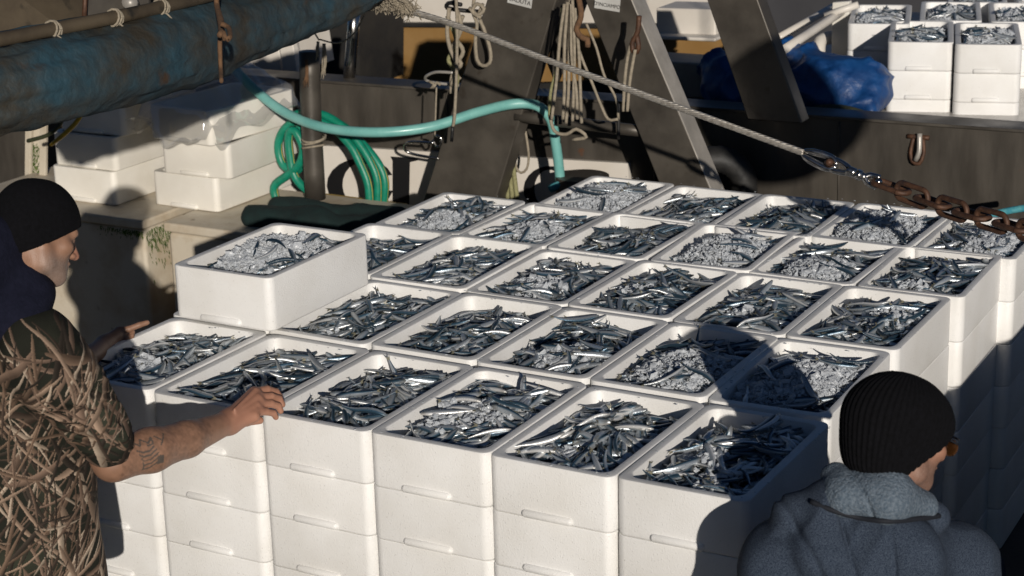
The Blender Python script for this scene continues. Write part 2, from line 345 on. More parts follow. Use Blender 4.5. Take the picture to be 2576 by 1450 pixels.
def grip_mesh(W_, L_, H_, y, s):
    # moulded finger bar at the foot of a short side
    a, b = W_ * .27, W_ * .69; V = []; F = []; n = 9; xs = [a, a + .004, a + .012, b - .012, b - .004, b]; rr = [.001, .010, .0135, .0135, .010, .001]
    for x, r in zip(xs, rr):
        for k in range(n):
            t = math.pi * k / (n - 1); V.append((x, y + s * (.003 - r * math.sin(t)) if s > 0 else y - .003 + r * math.sin(t), -H_ + .013 - r * .95 * math.cos(t)))
    for i in range(len(xs) - 1):
        for k in range(n - 1):
            f = (i * n + k, i * n + k + 1, (i + 1) * n + k + 1, (i + 1) * n + k); F.append(f[::-1] if s > 0 else f)
    return V, F
def make_crate(W_=CW, L_=CL, H_=CH, m='foam'):
    V, F = crate_mesh(W_, L_, H_); o = obj('foam_crate', V, F, M[m], smooth=True, sharp=60)
    for y, s in ((0, 1), (L_, -1)):
        V, F = grip_mesh(W_, L_, H_, y, s); obj('grip_bar', V, F, M[m], o)
    return o
def place(src, loc, rz, label, group, first=[]):
    key = src.name
    if key not in first: o = src; first.append(key); kids = None
    else:
        o = src.copy(); S.collection.objects.link(o)
        for ch in src.children: c = ch.copy(); S.collection.objects.link(c); c.parent = o
    o.location = loc; o.rotation_euler = (0, 0, rz); return tag(o, label, 'crate', group)
CR = make_crate()
# grid corners read off the picture, all on the rim plane z = 0 (i = column line, j = row line)
GV = {(1,4):(1988,758),(2,4):(2313.5,794),(3,4):(2667,839),(4,4):(3034.5,876),(5,4):(3417,921),(6,4):(3787,958),(1,3):(1712,873.5),(2,3):(2030,926),(3,3):(2393,978),(4,3):(2776,1013),(5,3):(3171,1067),(6,3):(3596,1112),
(1,2):(1374,1042),(2,2):(1742,1090),(3,2):(2125,1144),(4,2):(2515,1201.5),(5,2):(2933,1256),(6,2):(3350,1311),(1,1):(994,1236),(2,1):(1382,1306),(3,1):(1770.6,1368),(4,1):(2200,1437),(5,1):(2637,1505),(6,1):(3097,1567),
(1,0):(577,1473),(2,0):(989,1553),(3,0):(1396,1631),(4,0):(1843.5,1714),(5,0):(2316,1807),(2,5):(2544.6,697),(3,5):(2868,742),(4,5):(3218,774),(5,5):(3584,804)}
G = {k: onz(v[0] / 1.4907, v[1] / 1.4907, 0.) for k, v in GV.items()}
G[(0, 0)] = G[(1, 0)] - [.412, -.006, 0]; G[(6, 0)] = G[(5, 0)] + [.397, .0, 0]; G[(0, 1)] = G[(1, 1)] - [.409, 0, 0]; G[(0, 2)] = G[(1, 2)] - [.405, 0, 0]; G[(0, 3)] = G[(1, 3)] - [.405, 0, 0]; G[(0, 4)] = G[(1, 4)] - [.405, 0, 0]
G[(1, 5)] = G[(2, 5)] - [.4, -.0, 0]; G[(6, 5)] = G[(5, 5)] + [.4, 0, 0]
COLN = ['first', 'second', 'third', 'fourth', 'fifth', 'sixth']; ROWN = ['nearest row', 'second row', 'middle row', 'fourth row', 'farthest row']
# what the picture shows in each crate: ice patches (fx, fy, radius, amount)
ICE = {(0,0):[(.45,.28,.11,1)],(3,0):[(.3,.42,.13,.7),(.62,.5,.1,.5)],(4,0):[(.4,.2,.05,.6)],(5,0):[(.35,.45,.08,.5),(.6,.2,.07,.3)],
(1,1):[(.5,.1,.04,.5)],(3,1):[(.6,.3,.13,.8)],(4,1):[(.6,.35,.2,1.2)],(5,1):[(.35,.4,.2,1.6),(.7,.6,.15,1)],
(2,2):[(.45,.35,.12,.8)],(3,2):[(.3,.5,.08,.6)],(4,2):[(.4,.35,.05,.8)],(5,2):[(.7,.6,.12,.7)],
(1,3):[(.6,.35,.15,1)],(1,4):[(.5,.45,.25,1.6)],(2,3):[(.5,.2,.05,.3)],(3,3):[(.5,.45,.2,1.6)],(4,3):[(.55,.25,.16,1.2)],(5,3):[(.3,.2,.08,.6),(.5,.15,.06,.5)],
(0,3):[(.55,.3,.14,1)],(2,4):[(.3,.2,.05,.3)],(4,4):[(.45,.45,.22,1.8)],(5,4):[(.6,.4,.18,1)],(0,'H'):[(.45,.55,.2,1.8),(.5,.3,.13,1)]}
SCL = {}; tops = []                                          # (origin, angle, key, label words)
for j in range(5):
    for i in range(6):
        if (i, j) == (0, 4): continue
        a, b, c, d = G[(i, j)], G[(i + 1, j)], G[(i, j + 1)], G[(i + 1, j + 1)]
        ang = math.atan2(b[1] - a[1], b[0] - a[0]); ang = ang * .5; fx_ = min(1.03, max(.97, (np.linalg.norm((b - a + d - c) / 2) - .0025) / CW)); fy_ = min(1.045, max(.94, ((c[1] - a[1] + d[1] - b[1]) / 2 - .004) / CL))
        mid = (a + b + c + d) / 4; ca, sa = math.cos(ang), math.sin(ang); cw, cl = CW * fx_, CL * fy_; SCL[(i, j)] = (fx_, fy_)
        o = A([mid[0] - (cw / 2 * ca - cl / 2 * sa), mid[1] - (cw / 2 * sa + cl / 2 * ca), rng.uniform(-.004, .004)])
        ice_n = 'fish under much crushed ice' if sum(x[3] for x in ICE.get((i, j), [])) > 1.1 else ('fish with a little ice' if (i, j) in ICE else 'silver fish')
        if (i, j) == (0, 1):
            lab = 'foam crate directly under the raised crate at the left of the stack'
        else: lab = f'crate of {ice_n}, {COLN[i]} from the left in the {ROWN[j]}' if i < 5 else f'crate of {ice_n} at the right end of the {ROWN[j]}'
        place(CR, o, ang, lab, 'filled crates on top of the big stack').scale = (fx_, fy_, 1); tops.append((o, ang, (i, j)))
# the raised crate
hp = onz(427, 663, .205); HO = A([hp[0] + .004, hp[1], .2])
Hc = place(CR, HO, 0.0, 'crate of iced fish raised one layer above all its neighbours at the left', 'filled crates on top of the big stack')
Hc.scale = (1.04, 1.0, 1.12); tops.append((HO, 0.0, (0, 'H')))
LAYN = ['', 'second', 'third', 'fourth', 'fifth', 'sixth', 'bottom']
for (o, ang, (i, j)) in list(tops):
    if j == 'H' or not (j == 0 or i == 5): continue
    for k in range(1, 7):
        oo = o + A([rng.uniform(-.002, .002) - k * CH * .004, rng.uniform(-.0025, .0025) - .0 * k, -k * CH])
        st = f'the {COLN[i]} front stack' if i < 5 else f'the right end stack of the {ROWN[j]}'
        if i == 5 and j == 0: st = 'the front right corner stack'
        place(CR, oo, ang + rng.uniform(-.003, .003), f'foam crate in the {LAYN[k]} layer down of {st}' if k < 6 else f'foam crate at the bottom of {st}', 'closed-in crates lower in the big stack').scale = (*SCL[(i, j)], 1)
# ------------------------------------------------------------------ fish
def fish_mesh(L_=.15, bend=0., bend2=0., ns=9, nr=6, eye=False, seed=0):
    """x along the body (snout at +x), y sideways, z dorsal"""
    T = np.linspace(0, 1, ns); hh = np.interp(T, [0, .03, .09, .2, .35, .55, .72, .86, .94, 1], [.0042, .0068, .0090, .0108, .0114, .0106, .0080, .0050, .0034, .0028]) * L_ / .15
    V = []; C = []; F = []; back = A([.014, .03, .045]); bl = A([.08, .18, .28]); sil = A([.60, .65, .69]); bel = A([.80, .80, .79])
    def cl(t): return A([L_ * (.5 - t), bend * 4 * (t - .5) ** 2 * L_ * .2 + bend2 * math.sin(2 * math.pi * t) * L_ * .09, 0])
    for t, h in zip(T, hh):
        c = cl(t)
        for k in range(nr):
            a = 2 * math.pi * k / nr; s, z = math.sin(a), math.cos(a)
            V.append(c + A([0, s * h * .66, z * h - .0012 * (1 if .1 < t < .7 else 0)]))
            col = back if z > .9 else (bl * .5 + back * .5 if z > .4 else (sil if z > -.8 else bel))
            m = .15 if z > .9 else (.45 if z > .4 else (.7 if z > -.8 else .4))
            if t < .1: col = col * .6 + A([.2, .17, .12]) * .4
            C.append((*col, m))
    for i in range(ns - 1):
        for k in range(nr): k2 = (k + 1) % nr; F.append((i * nr + k, (i + 1) * nr + k, (i + 1) * nr + k2, i * nr + k2))
    F.append(tuple(range(nr)))
    b = len(V); e = cl(1); tl = .017 * L_ / .15                    # forked tail, dorsal fin
    for p in ([0, 0, .0035], [0, 0, -.0035], [-tl * .45, 0, 0], [-tl, .0, .0075], [-tl, 0, -.0075]): V.append(e + A(p)); C.append((.2, .19, .14, .1))
    F += [(b, b + 2, b + 3), (b + 1, b + 4, b + 2), (b, b + 1, b + 2)]
    b = len(V); c0, c1 = cl(.45), cl(.58)
    for p in (c0 + [0, 0, .0108], c1 + [0, 0, .0098], c1 + [-.002, 0, .016]): V.append(p); C.append((.12, .12, .1, .1))
    F.append((b, b + 1, b + 2))
    if eye:
        for s in (1, -1):
            c = cl(.065) + A([0, s * .0034, .0012]) * (L_ / .15)
            for r, dy, col in ((.0030, .0, (.75, .72, .6, .3)), (.0016, .0010, (.004, .004, .004, 0))):
                b = len(V)
                for k in range(6): a = k * math.pi / 3; V.append(c + A([r * math.cos(a), s * dy + s * .0003, r * math.sin(a)])); C.append(col)
                V.append(c + A([0, s * (dy + .001), 0])); C.append(col)
                F += [(b + k, b + (k + 1) % 6, b + 6)[::s] for k in range(6)]
    return A(V), F, A(C)
FV = [fish_mesh(.15 * s, b, b2, 13, 10, True) for s, b, b2 in ((1, 0, .0), (1.02, .25, 0), (.97, -.28, .1), (1.05, .1, -.35), (.93, .5, 0), (1, -.12, .4), (1.03, .6, .1), (.98, -.45, 0))]
FM = [mesh('anchovy', v, f, c) for v, f, c in FV]
for me in FM: me.materials.append(M['fish'])
FT = []                                            # triangulated-free arrays for the joined heaps (light version)
for s, b, b2 in ((1, 0, .0), (1.02, .25, 0), (.97, -.28, .1), (1.05, .1, -.35), (.93, .5, 0), (1, -.12, .4), (1.03, .6, .1), (.98, -.45, 0)):
    v, f, c = fish_mesh(.15 * s, b, b2, 9, 8, False)
    q = [t if len(t) == 4 else (t[0], t[1], t[2], t[2]) for t in f if len(t) in (3, 4)]
    FT.append((v, [t for t in f if len(t) <= 4], c))
class Heap:
    def __init__(s): s.V = []; s.Q = []; s.T = []; s.C = []; s.n = 0
    def add(s, V, F, C):
        s.V.append(V); s.C.append(C)
        for f in F: (s.Q if len(f) == 4 else s.T).append([i + s.n for i in f])
        s.n += len(V)
    def build(s, name, m):
        me = bpy.data.meshes.new(name); V = np.concatenate(s.V).astype(np.float32); me.vertices.add(len(V)); me.vertices.foreach_set('co', V.ravel())
        Q = A(s.Q, np.int32).reshape(-1, 4); T = A(s.T, np.int32).reshape(-1, 3); idx = np.concatenate([Q.ravel(), T.ravel()]); me.loops.add(len(idx)); me.loops.foreach_set('vertex_index', idx.astype(np.int32))
        st = np.concatenate([np.arange(len(Q)) * 4, len(Q) * 4 + np.arange(len(T)) * 3]).astype(np.int32); me.polygons.add(len(st)); me.polygons.foreach_set('loop_start', st); me.update(calc_edges=True)
        if len(s.C): a = me.color_attributes.new('Col', 'FLOAT_COLOR', 'POINT'); a.data.foreach_set('color', np.concatenate(s.C).astype(np.float32).ravel())
        me.polygons.foreach_set('use_smooth', [True] * len(me.polygons)); o = bpy.data.objects.new(name, me); S.collection.objects.link(o); me.materials.append(m); return o
fish_heap, ice_heap = Heap(), Heap()
# ice lump shapes
import bmesh
ICES = []
for k in range(6):
    bm = bmesh.new(); bmesh.ops.create_icosphere(bm, subdivisions=1, radius=1)
    r_ = np.random.RandomState(k); v = A([x.co[:] for x in bm.verts]); v = v * (1 + r_.uniform(-.45, .35, (len(v), 1))) * A([1, r_.uniform(.5, .9), r_.uniform(.25, .5)])
    ICES.append((v, [tuple(x.index for x in f.verts) for f in bm.faces])); bm.free()
HG = .004
def fill(o, ang, key, W_=CW, L_=CL, scale=1., nfish=170, amp=1., base=-.085, icelist=(), single=0, label=None, group=None, flat=0.):
    """drops fish one by one on a height map, the last ones as objects of their own"""
    wx, wy = W_ - .072, L_ - .072; nx, ny = int(wx / HG), int(wy / HG); r_ = np.random.RandomState(abs(hash(str(key))) % 9999 if False else (sum(ord(c) * (n + 3) for n, c in enumerate(str(key))) % 9973))
    X, Y = np.meshgrid((np.arange(nx) + .5) / nx, (np.arange(ny) + .5) / ny, indexing='ij')
    dome = np.clip(np.minimum(np.minimum(X, 1 - X) * 3.2, np.minimum(Y, 1 - Y) * 4), 0, 1) ** .7
    lump = vnoise(np.stack([X.ravel() * 3, Y.ravel() * 4, np.full(X.size, r_.rand() * 9)], 1), 1.).reshape(X.shape)
    hm = base + amp * (.020 * dome + .014 * lump * dome + .016 * (X - .5) - .008 * (Y - .5))
    ca, sa = math.cos(ang), math.sin(ang)
    def W(P): return A([o[0] + P[0] * ca - P[1] * sa, o[1] + P[0] * sa + P[1] * ca, o[2] + P[2]])
    R0 = A([[ca, -sa, 0], [sa, ca, 0], [0, 0, 1]])
    # base sheet (dark heap below)
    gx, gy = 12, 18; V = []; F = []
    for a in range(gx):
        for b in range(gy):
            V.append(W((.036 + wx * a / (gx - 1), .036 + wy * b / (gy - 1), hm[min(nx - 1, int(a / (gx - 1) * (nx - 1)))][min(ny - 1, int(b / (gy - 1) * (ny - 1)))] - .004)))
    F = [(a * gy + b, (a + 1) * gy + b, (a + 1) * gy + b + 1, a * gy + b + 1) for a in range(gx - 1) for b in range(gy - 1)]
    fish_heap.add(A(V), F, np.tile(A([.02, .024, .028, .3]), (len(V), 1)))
    ts = np.linspace(-.5, .5, 16); objs = []
    def drop(k, n, top):
        v = r_.randint(8); Lf = .145 * scale
        x = r_.uniform(.0, wx); y = r_.uniform(.0, wy)
        field = 3.1 * vnoise(A([[x * 5, y * 5, r_.rand() * .3 + ord(str(key)[1])]]), 1.)[0]
        th = field * 2 + r_.normal(0, .55)
        if r_.rand() < .25: th = r_.uniform(0, 2 * math.pi)
        mg = .0; dx, dy = math.cos(th), math.sin(th)
        # keep the whole fish inside
        ex, ey = abs(dx) * Lf / 2 * .78, abs(dy) * Lf / 2 * .78
        x = min(max(x, ex), wx - ex); y = min(max(y, ey), wy - ey)
        I = np.clip(((x + dx * ts * Lf) / HG).astype(int), 0, nx - 1); J = np.clip(((y + dy * ts * Lf) / HG).astype(int), 0, ny - 1)
        h = hm[I, J]; s_ = ts * Lf; mid = abs(ts) < .42; sl = (s_[mid] @ (h[mid] - h[mid].mean())) / (s_[mid] @ s_[mid]); sl = max(-.2, min(.2, sl)) + r_.normal(0, .012)
        bz = np.percentile(h - sl * s_, 80) + .001 * scale
        roll = math.radians(r_.choice([90, -90]) + r_.normal(0, 28)) if r_.rand() < .72 else math.radians(r_.normal(0, 30))
        sd_ = abs(math.sin(roll)); half = (.0065 * sd_ + .011 * (1 - sd_)) * scale; wid = (.011 * sd_ + .0065 * (1 - sd_)) * scale
        zc = bz + half * .6
        for w_ in (-1, 0, 1):
            I2 = np.clip(((x + dx * s_ - dy * w_ * wid * .8) / HG).astype(int), 0, nx - 1); J2 = np.clip(((y + dy * s_ + dx * w_ * wid * .8) / HG).astype(int), 0, ny - 1)
            hm[I2, J2] = np.maximum(hm[I2, J2], zc + sl * s_ + half * (.6 if w_ else 1.) * (1 - (2 * abs(ts)) ** 4 * .7))
        pitch = math.atan(sl)
        put(v, x, y, zc, th, pitch, roll, top)
    def put(v, x, y, z, th, pitch, roll, top):
        cr, sr = math.cos(roll), math.sin(roll); Rx = A([[1, 0, 0], [0, cr, -sr], [0, sr, cr]]); cp_, sp_ = math.cos(-pitch), math.sin(-pitch); Ry = A([[cp_, 0, sp_], [0, 1, 0], [-sp_, 0, cp_]])
        cz, sz = math.cos(th), math.sin(th); Rz = A([[cz, -sz, 0], [sz, cz, 0], [0, 0, 1]]); Rm = R0 @ Rz @ Ry @ Rx; P = W((.036 + x, .036 + y, z))
        sc = scale * r_.uniform(.86, 1.04)
        if top:
            ob = bpy.data.objects.new('anchovy', FM[v]); S.collection.objects.link(ob); Mx = Matrix(Rm.tolist()).to_4x4(); Mx = Mx @ Matrix.Scale(sc, 4); Mx.translation = Vector(P); ob.matrix_world = Mx; tag(ob, label, 'fish', group)
        else:
            V_, F_, C_ = FT[v]; cc = C_.copy(); cc[:, :3] *= r_.uniform(.6, 1.15); fish_heap.add((V_ * sc) @ Rm.T + P, F_, cc)
    npoke = 2; ndrop = nfish - npoke
    icedone = not icelist
    for n in range(ndrop):
        if n == int(nfish * (.95 if flat == 0 else .55)) and icelist: lay_ice(o, ang, icelist, hm, nx, ny, wx, wy, r_, W, scale)
        drop(0, n, n >= ndrop - (single - npoke) if single else False)
    for n in range(npoke):                          # tails and heads that stick up out of the heap
        x = r_.uniform(.05, wx - .05); y = wy * (.62 + .34 * r_.rand()) if n < 4 else wy * r_.uniform(.1, .9); i_, j_ = min(nx - 1, int(x / HG)), min(ny - 1, int(y / HG))
        put(r_.randint(8), x, y, min(hm[i_, j_] - .022, -.035), r_.uniform(0, 6.28), r_.choice([-1, 1]) * r_.uniform(.35, 1.1), r_.uniform(-1.6, 1.6), single > 0)
def lay_ice(o, ang, lst, hm, nx, ny, wx, wy, r_, W, scale):
    for fx, fy, rad, amt in lst:
        n = int(5200 * rad * amt ** .6 * rad / .04); big = amt < .75
        for k in range(max(24, n // (5 if big else 1))):
            a = r_.uniform(0, 6.28); rr = rad * math.sqrt(r_.rand()) * r_.uniform(.6, 1.1); x = fx * wx + rr * math.cos(a) * .9; y = fy * wy + rr * math.sin(a) * 1.25
            if not (.006 < x < wx - .006 and .006 < y < wy - .006): continue
            s = (r_.uniform(.006, .018) if big else r_.choice([r_.uniform(.003, .006), r_.uniform(.005, .010), r_.uniform(.012, .024)], p=[.66, .31, .03])) * (.8 + .2 * scale)
            i_, j_ = min(nx - 1, int(x / HG)), min(ny - 1, int(y / HG)); k_ = max(1, int(s / HG)); a0, a1, b0, b1 = max(0, i_ - k_), min(nx, i_ + k_ + 1), max(0, j_ - k_), min(ny, j_ + k_ + 1)
            lim = -.016 + .024 * amt * (1 - (rr / rad) ** 2)
            z = min(np.mean(hm[a0:a1, b0:b1]) + s * .2, lim); hm[a0:a1, b0:b1] = np.maximum(hm[a0:a1, b0:b1], np.minimum(z + s * .12, lim))
            V_, F_ = ICES[r_.randint(6)]; e = r_.normal(0, .5, 3); Rm = A(Matrix.Rotation(e[0], 3, 'X') @ Matrix.Rotation(e[2], 3, 'Y') @ Matrix.Rotation(r_.uniform(0, 6.28), 3, 'Z'))
            ice_heap.add((V_ * s) @ Rm.T + W((.036 + x, .036 + y, z)), F_, np.ones((len(V_), 4)))
SING = {(5, 0): ('silver anchovy on top in the shaded crate at the front right corner', 'anchovies on top in the front right crate'),
        (4, 0): ('silver anchovy on top in the fifth crate of the nearest row', 'anchovies on top in the fifth front crate'),
        (3, 0): ('silver anchovy on top among ice chunks in the fourth crate of the nearest row', 'anchovies on top in the fourth front crate')}
for o, ang, key in tops:
    if key == (0, 1): continue
    heavy = sum(x[3] for x in ICE.get(key, [])) > 1.3
    lab = SING.get(key)
    fx_, fy_ = SCL.get(key, (1.04, 1.)); fill(o, ang, key, CW * fx_, CL * fy_, nfish=(190 if heavy else 235), base=-.067 if not heavy else -.070, icelist=ICE.get(key, ()), single=100 if lab else 0, label=lab[0] if lab else None, group=lab[1] if lab else None)
# ------------------------------------------------------------------ crates on the far boat (another, narrower kind)
BW, BL, BH = .305, .62, .138
CB = make_crate(BW, BL, BH); CB.name = 'foam_crate_small'
BX = [('front left', (2233, 106)), ('front right', (2403, 112)), ('back left', (2132, 60)), ('back middle', (2313, 52)), ('back right', (2492, 55)), ('far', (2385, 6)), ('far right', (2560, 5))]
bang = math.atan2(.09, .30)
BLAB = ['crate of flat ice at the left front of the far boat stack', 'crate half in shadow at the right front of the far boat stack', 'crate set back at the left of the far boat stack',
        'crate of ice in the middle behind the front pair on the far boat', 'crate cut by the right picture edge on the far boat', 'crate at the top picture edge on the far boat', 'crate in the upper right picture corner on the far boat']
for (nm, (u, v)), lb in zip(BX, BLAB):
    p = onz(u, v, .40); place(CB, p, bang, lb, 'iced crates on the far boat')
    if nm != 'far right': fill(p, bang, 'b' + nm, BW, BL, scale=.85, nfish=60, base=-.05, amp=.5, icelist=[(.5, .45, .2, 1.3), (.4, .3, .14, 1)], flat=1)
    for k in (1, 2):
        if nm.startswith('far'): continue
        place(CB, p - [0, 0, BH * k + .0], bang + .004 * k, ['', 'closed foam crate one layer below the ', 'closed foam crate two layers below the '][k] + {'front left': 'left front', 'front right': 'right front', 'back left': 'left rear', 'back middle': 'middle rear', 'back right': 'right rear'}[nm] + ' crate on the far boat', 'iced crates on the far boat')
for o, ang, key in tops:                           # splashes of ice on the rims
    if key == (0, 1): continue
    for k in range(16):
        a = rng.rand(); side = rng.randint(4); e_ = rng.uniform(.004, .024); x, y = [(a * CW, e_), (a * CW, CL - e_), (e_, a * CL), (CW - e_, a * CL)][side]; s_ = rng.uniform(.0012, .0036)
        V_, F_ = ICES[rng.randint(6)]; ice_heap.add(V_ * s_ * A([1.6, 1.6, 1]) + A([o[0] + x * math.cos(ang) - y * math.sin(ang), o[1] + x * math.sin(ang) + y * math.cos(ang), o[2] + .0008]), F_, np.ones((len(V_), 4)))
tag(fish_heap.build('anchovies', M['fish']), 'silver blue anchovies heaped in all the other white foam crates', 'fish', kind='stuff')
_io = ice_heap.build('crushed_ice', M['ice']); _io.data.polygons.foreach_set('use_smooth', [False] * len(_io.data.polygons))
tag(_io, 'grey white crushed ice scattered over the fish in the crates', 'ice', kind='stuff')
# ------------------------------------------------------------------ dry crates on the tubs, left
CD = make_crate(m='foam_dry'); CD.name = 'foam_crate_dry'; CD.data.name = 'dry'
def dry(u, v, z, rz, lab):                          # (u, v) = front right foot of the crate
    p = onz(u, v, z); ca, sa = math.cos(rz), math.sin(rz)
    return place(CD, A([p[0] - CW * ca, p[1] - CW * sa, z + CH]), rz, lab, 'empty dry crates on the tubs')
TZ = -.30
D1 = dry(550, 536, TZ, -.02, 'dry white foam crate at the bottom of the right-hand pile beside the post')
D2 = dry(580, 453, TZ + CH, .03, 'dry white foam crate in the middle of the right-hand pile, jutting out to the right')
D3 = dry(532, 370, TZ + 2 * CH, -.10, 'dry foam crate under clear plastic on top of the right-hand pile')
dry(293, 519, TZ, .0, 'dry white foam crate at the bottom of the left-hand pile by the mossy post')
dry(294, 433, TZ + CH, -.01, 'dry white foam crate in the middle of the left-hand pile by the mossy post')
dry(315, 345, TZ + 2 * CH, .03, 'dry white foam crate on top of the left-hand pile, shaded by the blue tarpaulin roll')
dry(372, 263, TZ + 3 * CH - .0, .02, 'dry white foam crate tucked high under the blue tarpaulin behind the plastic sheet')
# clear plastic sheet
p0 = A(D3.location); 
def sheet():
    us = np.linspace(0, 1, 46); vs = np.linspace(0, 1, 46); V = []; F = []
    c = p0 + A([CW / 2, CL / 2 - .02, 0]); ca, sa = math.cos(-.1), math.sin(-.1)
    hx, hy = CW / 2, CL / 2
    for a in us:
        for b in vs:
            x = (a - .5) * .80; y = (b - .5) * .98
            ox = max(0, abs(x) - hx * 1.0); oy = max(0, abs(y) - hy * 1.0); over = math.hypot(ox, oy)
            n = vnoise(A([[x * 7, y * 7, 2.]]), 1.)[0]; n2 = vnoise(A([[x * 22, y * 22, 5.]]), 1.)[0]
            z = .02 + .17 * max(0, 1 - (x / hx) ** 2) * max(0, 1 - (y / hy) ** 2) + .05 * n + .02 * n2
            dr = min(over, .12 + .1 * n)
            z -= dr * (1.05 + .8 * n); k = .55 if over else 1
            X = (math.copysign(min(abs(x), hx), x) + math.copysign(ox * .45, x) + .02 * n2); Yv = (math.copysign(min(abs(y), hy), y) + math.copysign(oy * .45, y) + .02 * n)
            V.append(c + A([X * ca - Yv * sa, X * sa + Yv * ca, z]))
    n = len(vs)
    for i in range(len(us) - 1):
        for j in range(n - 1):
            a, b = us[i] - .5, vs[j] - .5
            if abs(a) > .38 and abs(b) > .34 and (a + b * .7) < .2 - 0: continue      # torn corners
            F.append((i * n + j, (i + 1) * n + j, (i + 1) * n + j + 1, i * n + j + 1))
    return V, F
V, F = sheet(); tag(obj('plastic_sheet', V, F, M['plastic']), 'crumpled clear plastic sheet draped over the top dry crate', 'plastic sheet')
# ------------------------------------------------------------------ two stained tubs
def tub(lo, hi, label, lip=.05):
    t = empty('fish_tub', ((lo[0] + hi[0]) / 2, (lo[1] + hi[1]) / 2, lo[2]), label, 'tub', 'stained tubs on the quay')
    m = MB().box((lo[0] + .015, lo[1] + .015, lo[2]), (hi[0] - .015, hi[1] - .015, hi[2] - lip)); m.build('tub_body', M['tub'], t, bevel=.02)
    m = MB().box((lo[0], lo[1], hi[2] - lip + .003), (hi[0], hi[1], hi[2])); m.build('lid', M['tub'], t, bevel=.012); return t
c1 = onz(285, 546, TZ); c2 = onz(397, 551, TZ)
t1 = tub((c1[0] - 1.0, c1[1], GZ), (c1[0] + .18, c1[1] + .95, TZ), 'stained cream fish tub with green algae under the left pile of dry crates')
t2 = tub((c2[0] + .05, c2[1] - .03, GZ), (c2[0] + 1.35, c2[1] + .72, TZ - .003), 'stained cream fish tub whose rusty lid carries the dark green cloth')
# algae streaks on tub one
V = []; F = []; r_ = np.random.RandomState(3)
for k in range(420):
    y = c1[1] + .02 + r_.beta(1.3, 1.8) * .5; z = TZ - .055 - r_.beta(1, 2.5) * (.2 + .1 * math.sin(k)); h = r_.uniform(.008, .03); x = c1[0] + .166; wd = r_.uniform(.002, .006)
    b = len(V); V += [(x, y, z), (x, y + wd, z), (x + .004, y + wd / 2, z - h), (x + .006, y + wd * .4, z - h * .5)]; F += [(b, b + 1, b + 3), (b + 1, b + 2, b + 3), (b, b + 3, b + 2)]
for k in range(200):
    x = c1[0] + .16 - r_.beta(1, 2) * .3; z = TZ - .056 - r_.beta(1, 3) * .05; b = len(V); y = c1[1] + .0145; V += [(x, y, z), (x + .005, y, z), (x + .002, y - .004, z - r_.uniform(.005, .02))]; F += [(b, b + 2, b + 1)]
o = obj('algae', V, F, M['algae'], t1)
# ------------------------------------------------------------------ mossy post and hanging cable at far left
pc = empty('channel_post', onz(85, 470, GZ), 'cream painted steel channel post with green moss at the left edge behind the dark hat', 'post')
y0 = 3.0
m = MB()
for (ua, ub, ud) in ((60, 74, 0), (96, 112, 0), (74, 96, .03)): m.slab([ony(ua, 620, y0 + ud), ony(ub, 620, y0 + ud), ony(ub + 3, 290, y0 + ud), ony(ua + 3, 290, y0 + ud)], (0, .02, 0))
m.build('channel', M['tub'], pc, bevel=.003)
V = []; F = []
for k in range(260):
    p = ony(r_.uniform(76, 100), r_.uniform(360, 460), y0 + .028); b = len(V); s = r_.uniform(.003, .009); V += [p, p + [s, 0, .002], p + [s * .5, -.006, -s * 1.6]]; F += [(b, b + 2, b + 1)]
obj('moss', V, F, M['algae'], pc)
def one(name, pts, r, m, label, cat, group=None, n=8, step=.02, parent=None):
    V, F = tube(pts, r, n, step); o = obj(name, V, F, m, parent)
    return tag(o, label, cat, group) if parent is None else o
y1 = 2.45
one('strap', [ony(205, 288, y1), ony(190, 310, y1), ony(165, 335, y1), ony(128, 365, y1)], [.011, .012, .012, .009], M['yellow'], 'frayed yellow strap end hanging in front of the left crate pile', 'strap')
one('strap', [ony(160, 290, y1), ony(150, 315, y1), ony(120, 340, y1), ony(70, 355, y1)], .01, M['olive'], 'dark frayed strap end hanging beside the mossy post', 'strap')
# ------------------------------------------------------------------ blue tarpaulin roll on its boom, upper left
bo = empty('tarpaulin_boom', (-.2, 1.3, .95), 'dirty blue tarpaulin rolled up on a boom with lashings across the upper left corner', 'tarpaulin')
def rollmesh(path, rad, seed, amp, nseg=150, nr=40, flatten=1.):
    P = spline(path, .015); m = len(P); V = []; F = []; T = [P[min(i + 1, m - 1)] - P[max(i - 1, 0)] for i in range(m)]
    R_ = np.interp(np.linspace(0, 1, m), np.linspace(0, 1, len(rad)), rad)
    for i in range(m):
        t = T[i] / np.linalg.norm(T[i]); a1 = np.cross(t, [0, 0, 1]); a1 /= np.linalg.norm(a1); a2 = np.cross(a1, t)
        for k in range(nr):
            a = 2 * math.pi * k / nr; V.append((i, a, P[i], a1, a2, R_[i]))
    B = A([[v[0] * .015, math.cos(v[1]) * .5, math.sin(v[1]) * .5] for v in V]); n1 = vnoise(B + seed, 2.2); n2 = vnoise(B * A([.8, 3., 3.]) + B[:, [1, 0, 0]] * A([.8, 0, 0]) + seed * 2, 4.); n3 = vnoise(B * A([2.5, 1, 1]) + B[:, [1, 2, 0]] * 2, 7.)
    out = []
    for (i, a, p, a1, a2, R0_), x, y, z in zip(V, n1, n2, n3):
        fold = -abs(y) * amp * 1.6 + amp * .5; r = R0_ * (1 + .22 * x * amp * 8) + fold + z * amp * .5
        out.append(p + r * (a1 * math.cos(a) + a2 * math.sin(a) * flatten))
    for i in range(m - 1):
        for k in range(nr): k2 = (k + 1) % nr; F.append((i * nr + k, i * nr + k2, (i + 1) * nr + k2, (i + 1) * nr + k))
    return out, F
path = [onz(-120, 255, .95), onz(100, 210, .95), onz(330, 154, .95), onz(560, 84, .95), onz(740, 36, .95), onz(900, -6, .96), onz(960, -38, .98)]
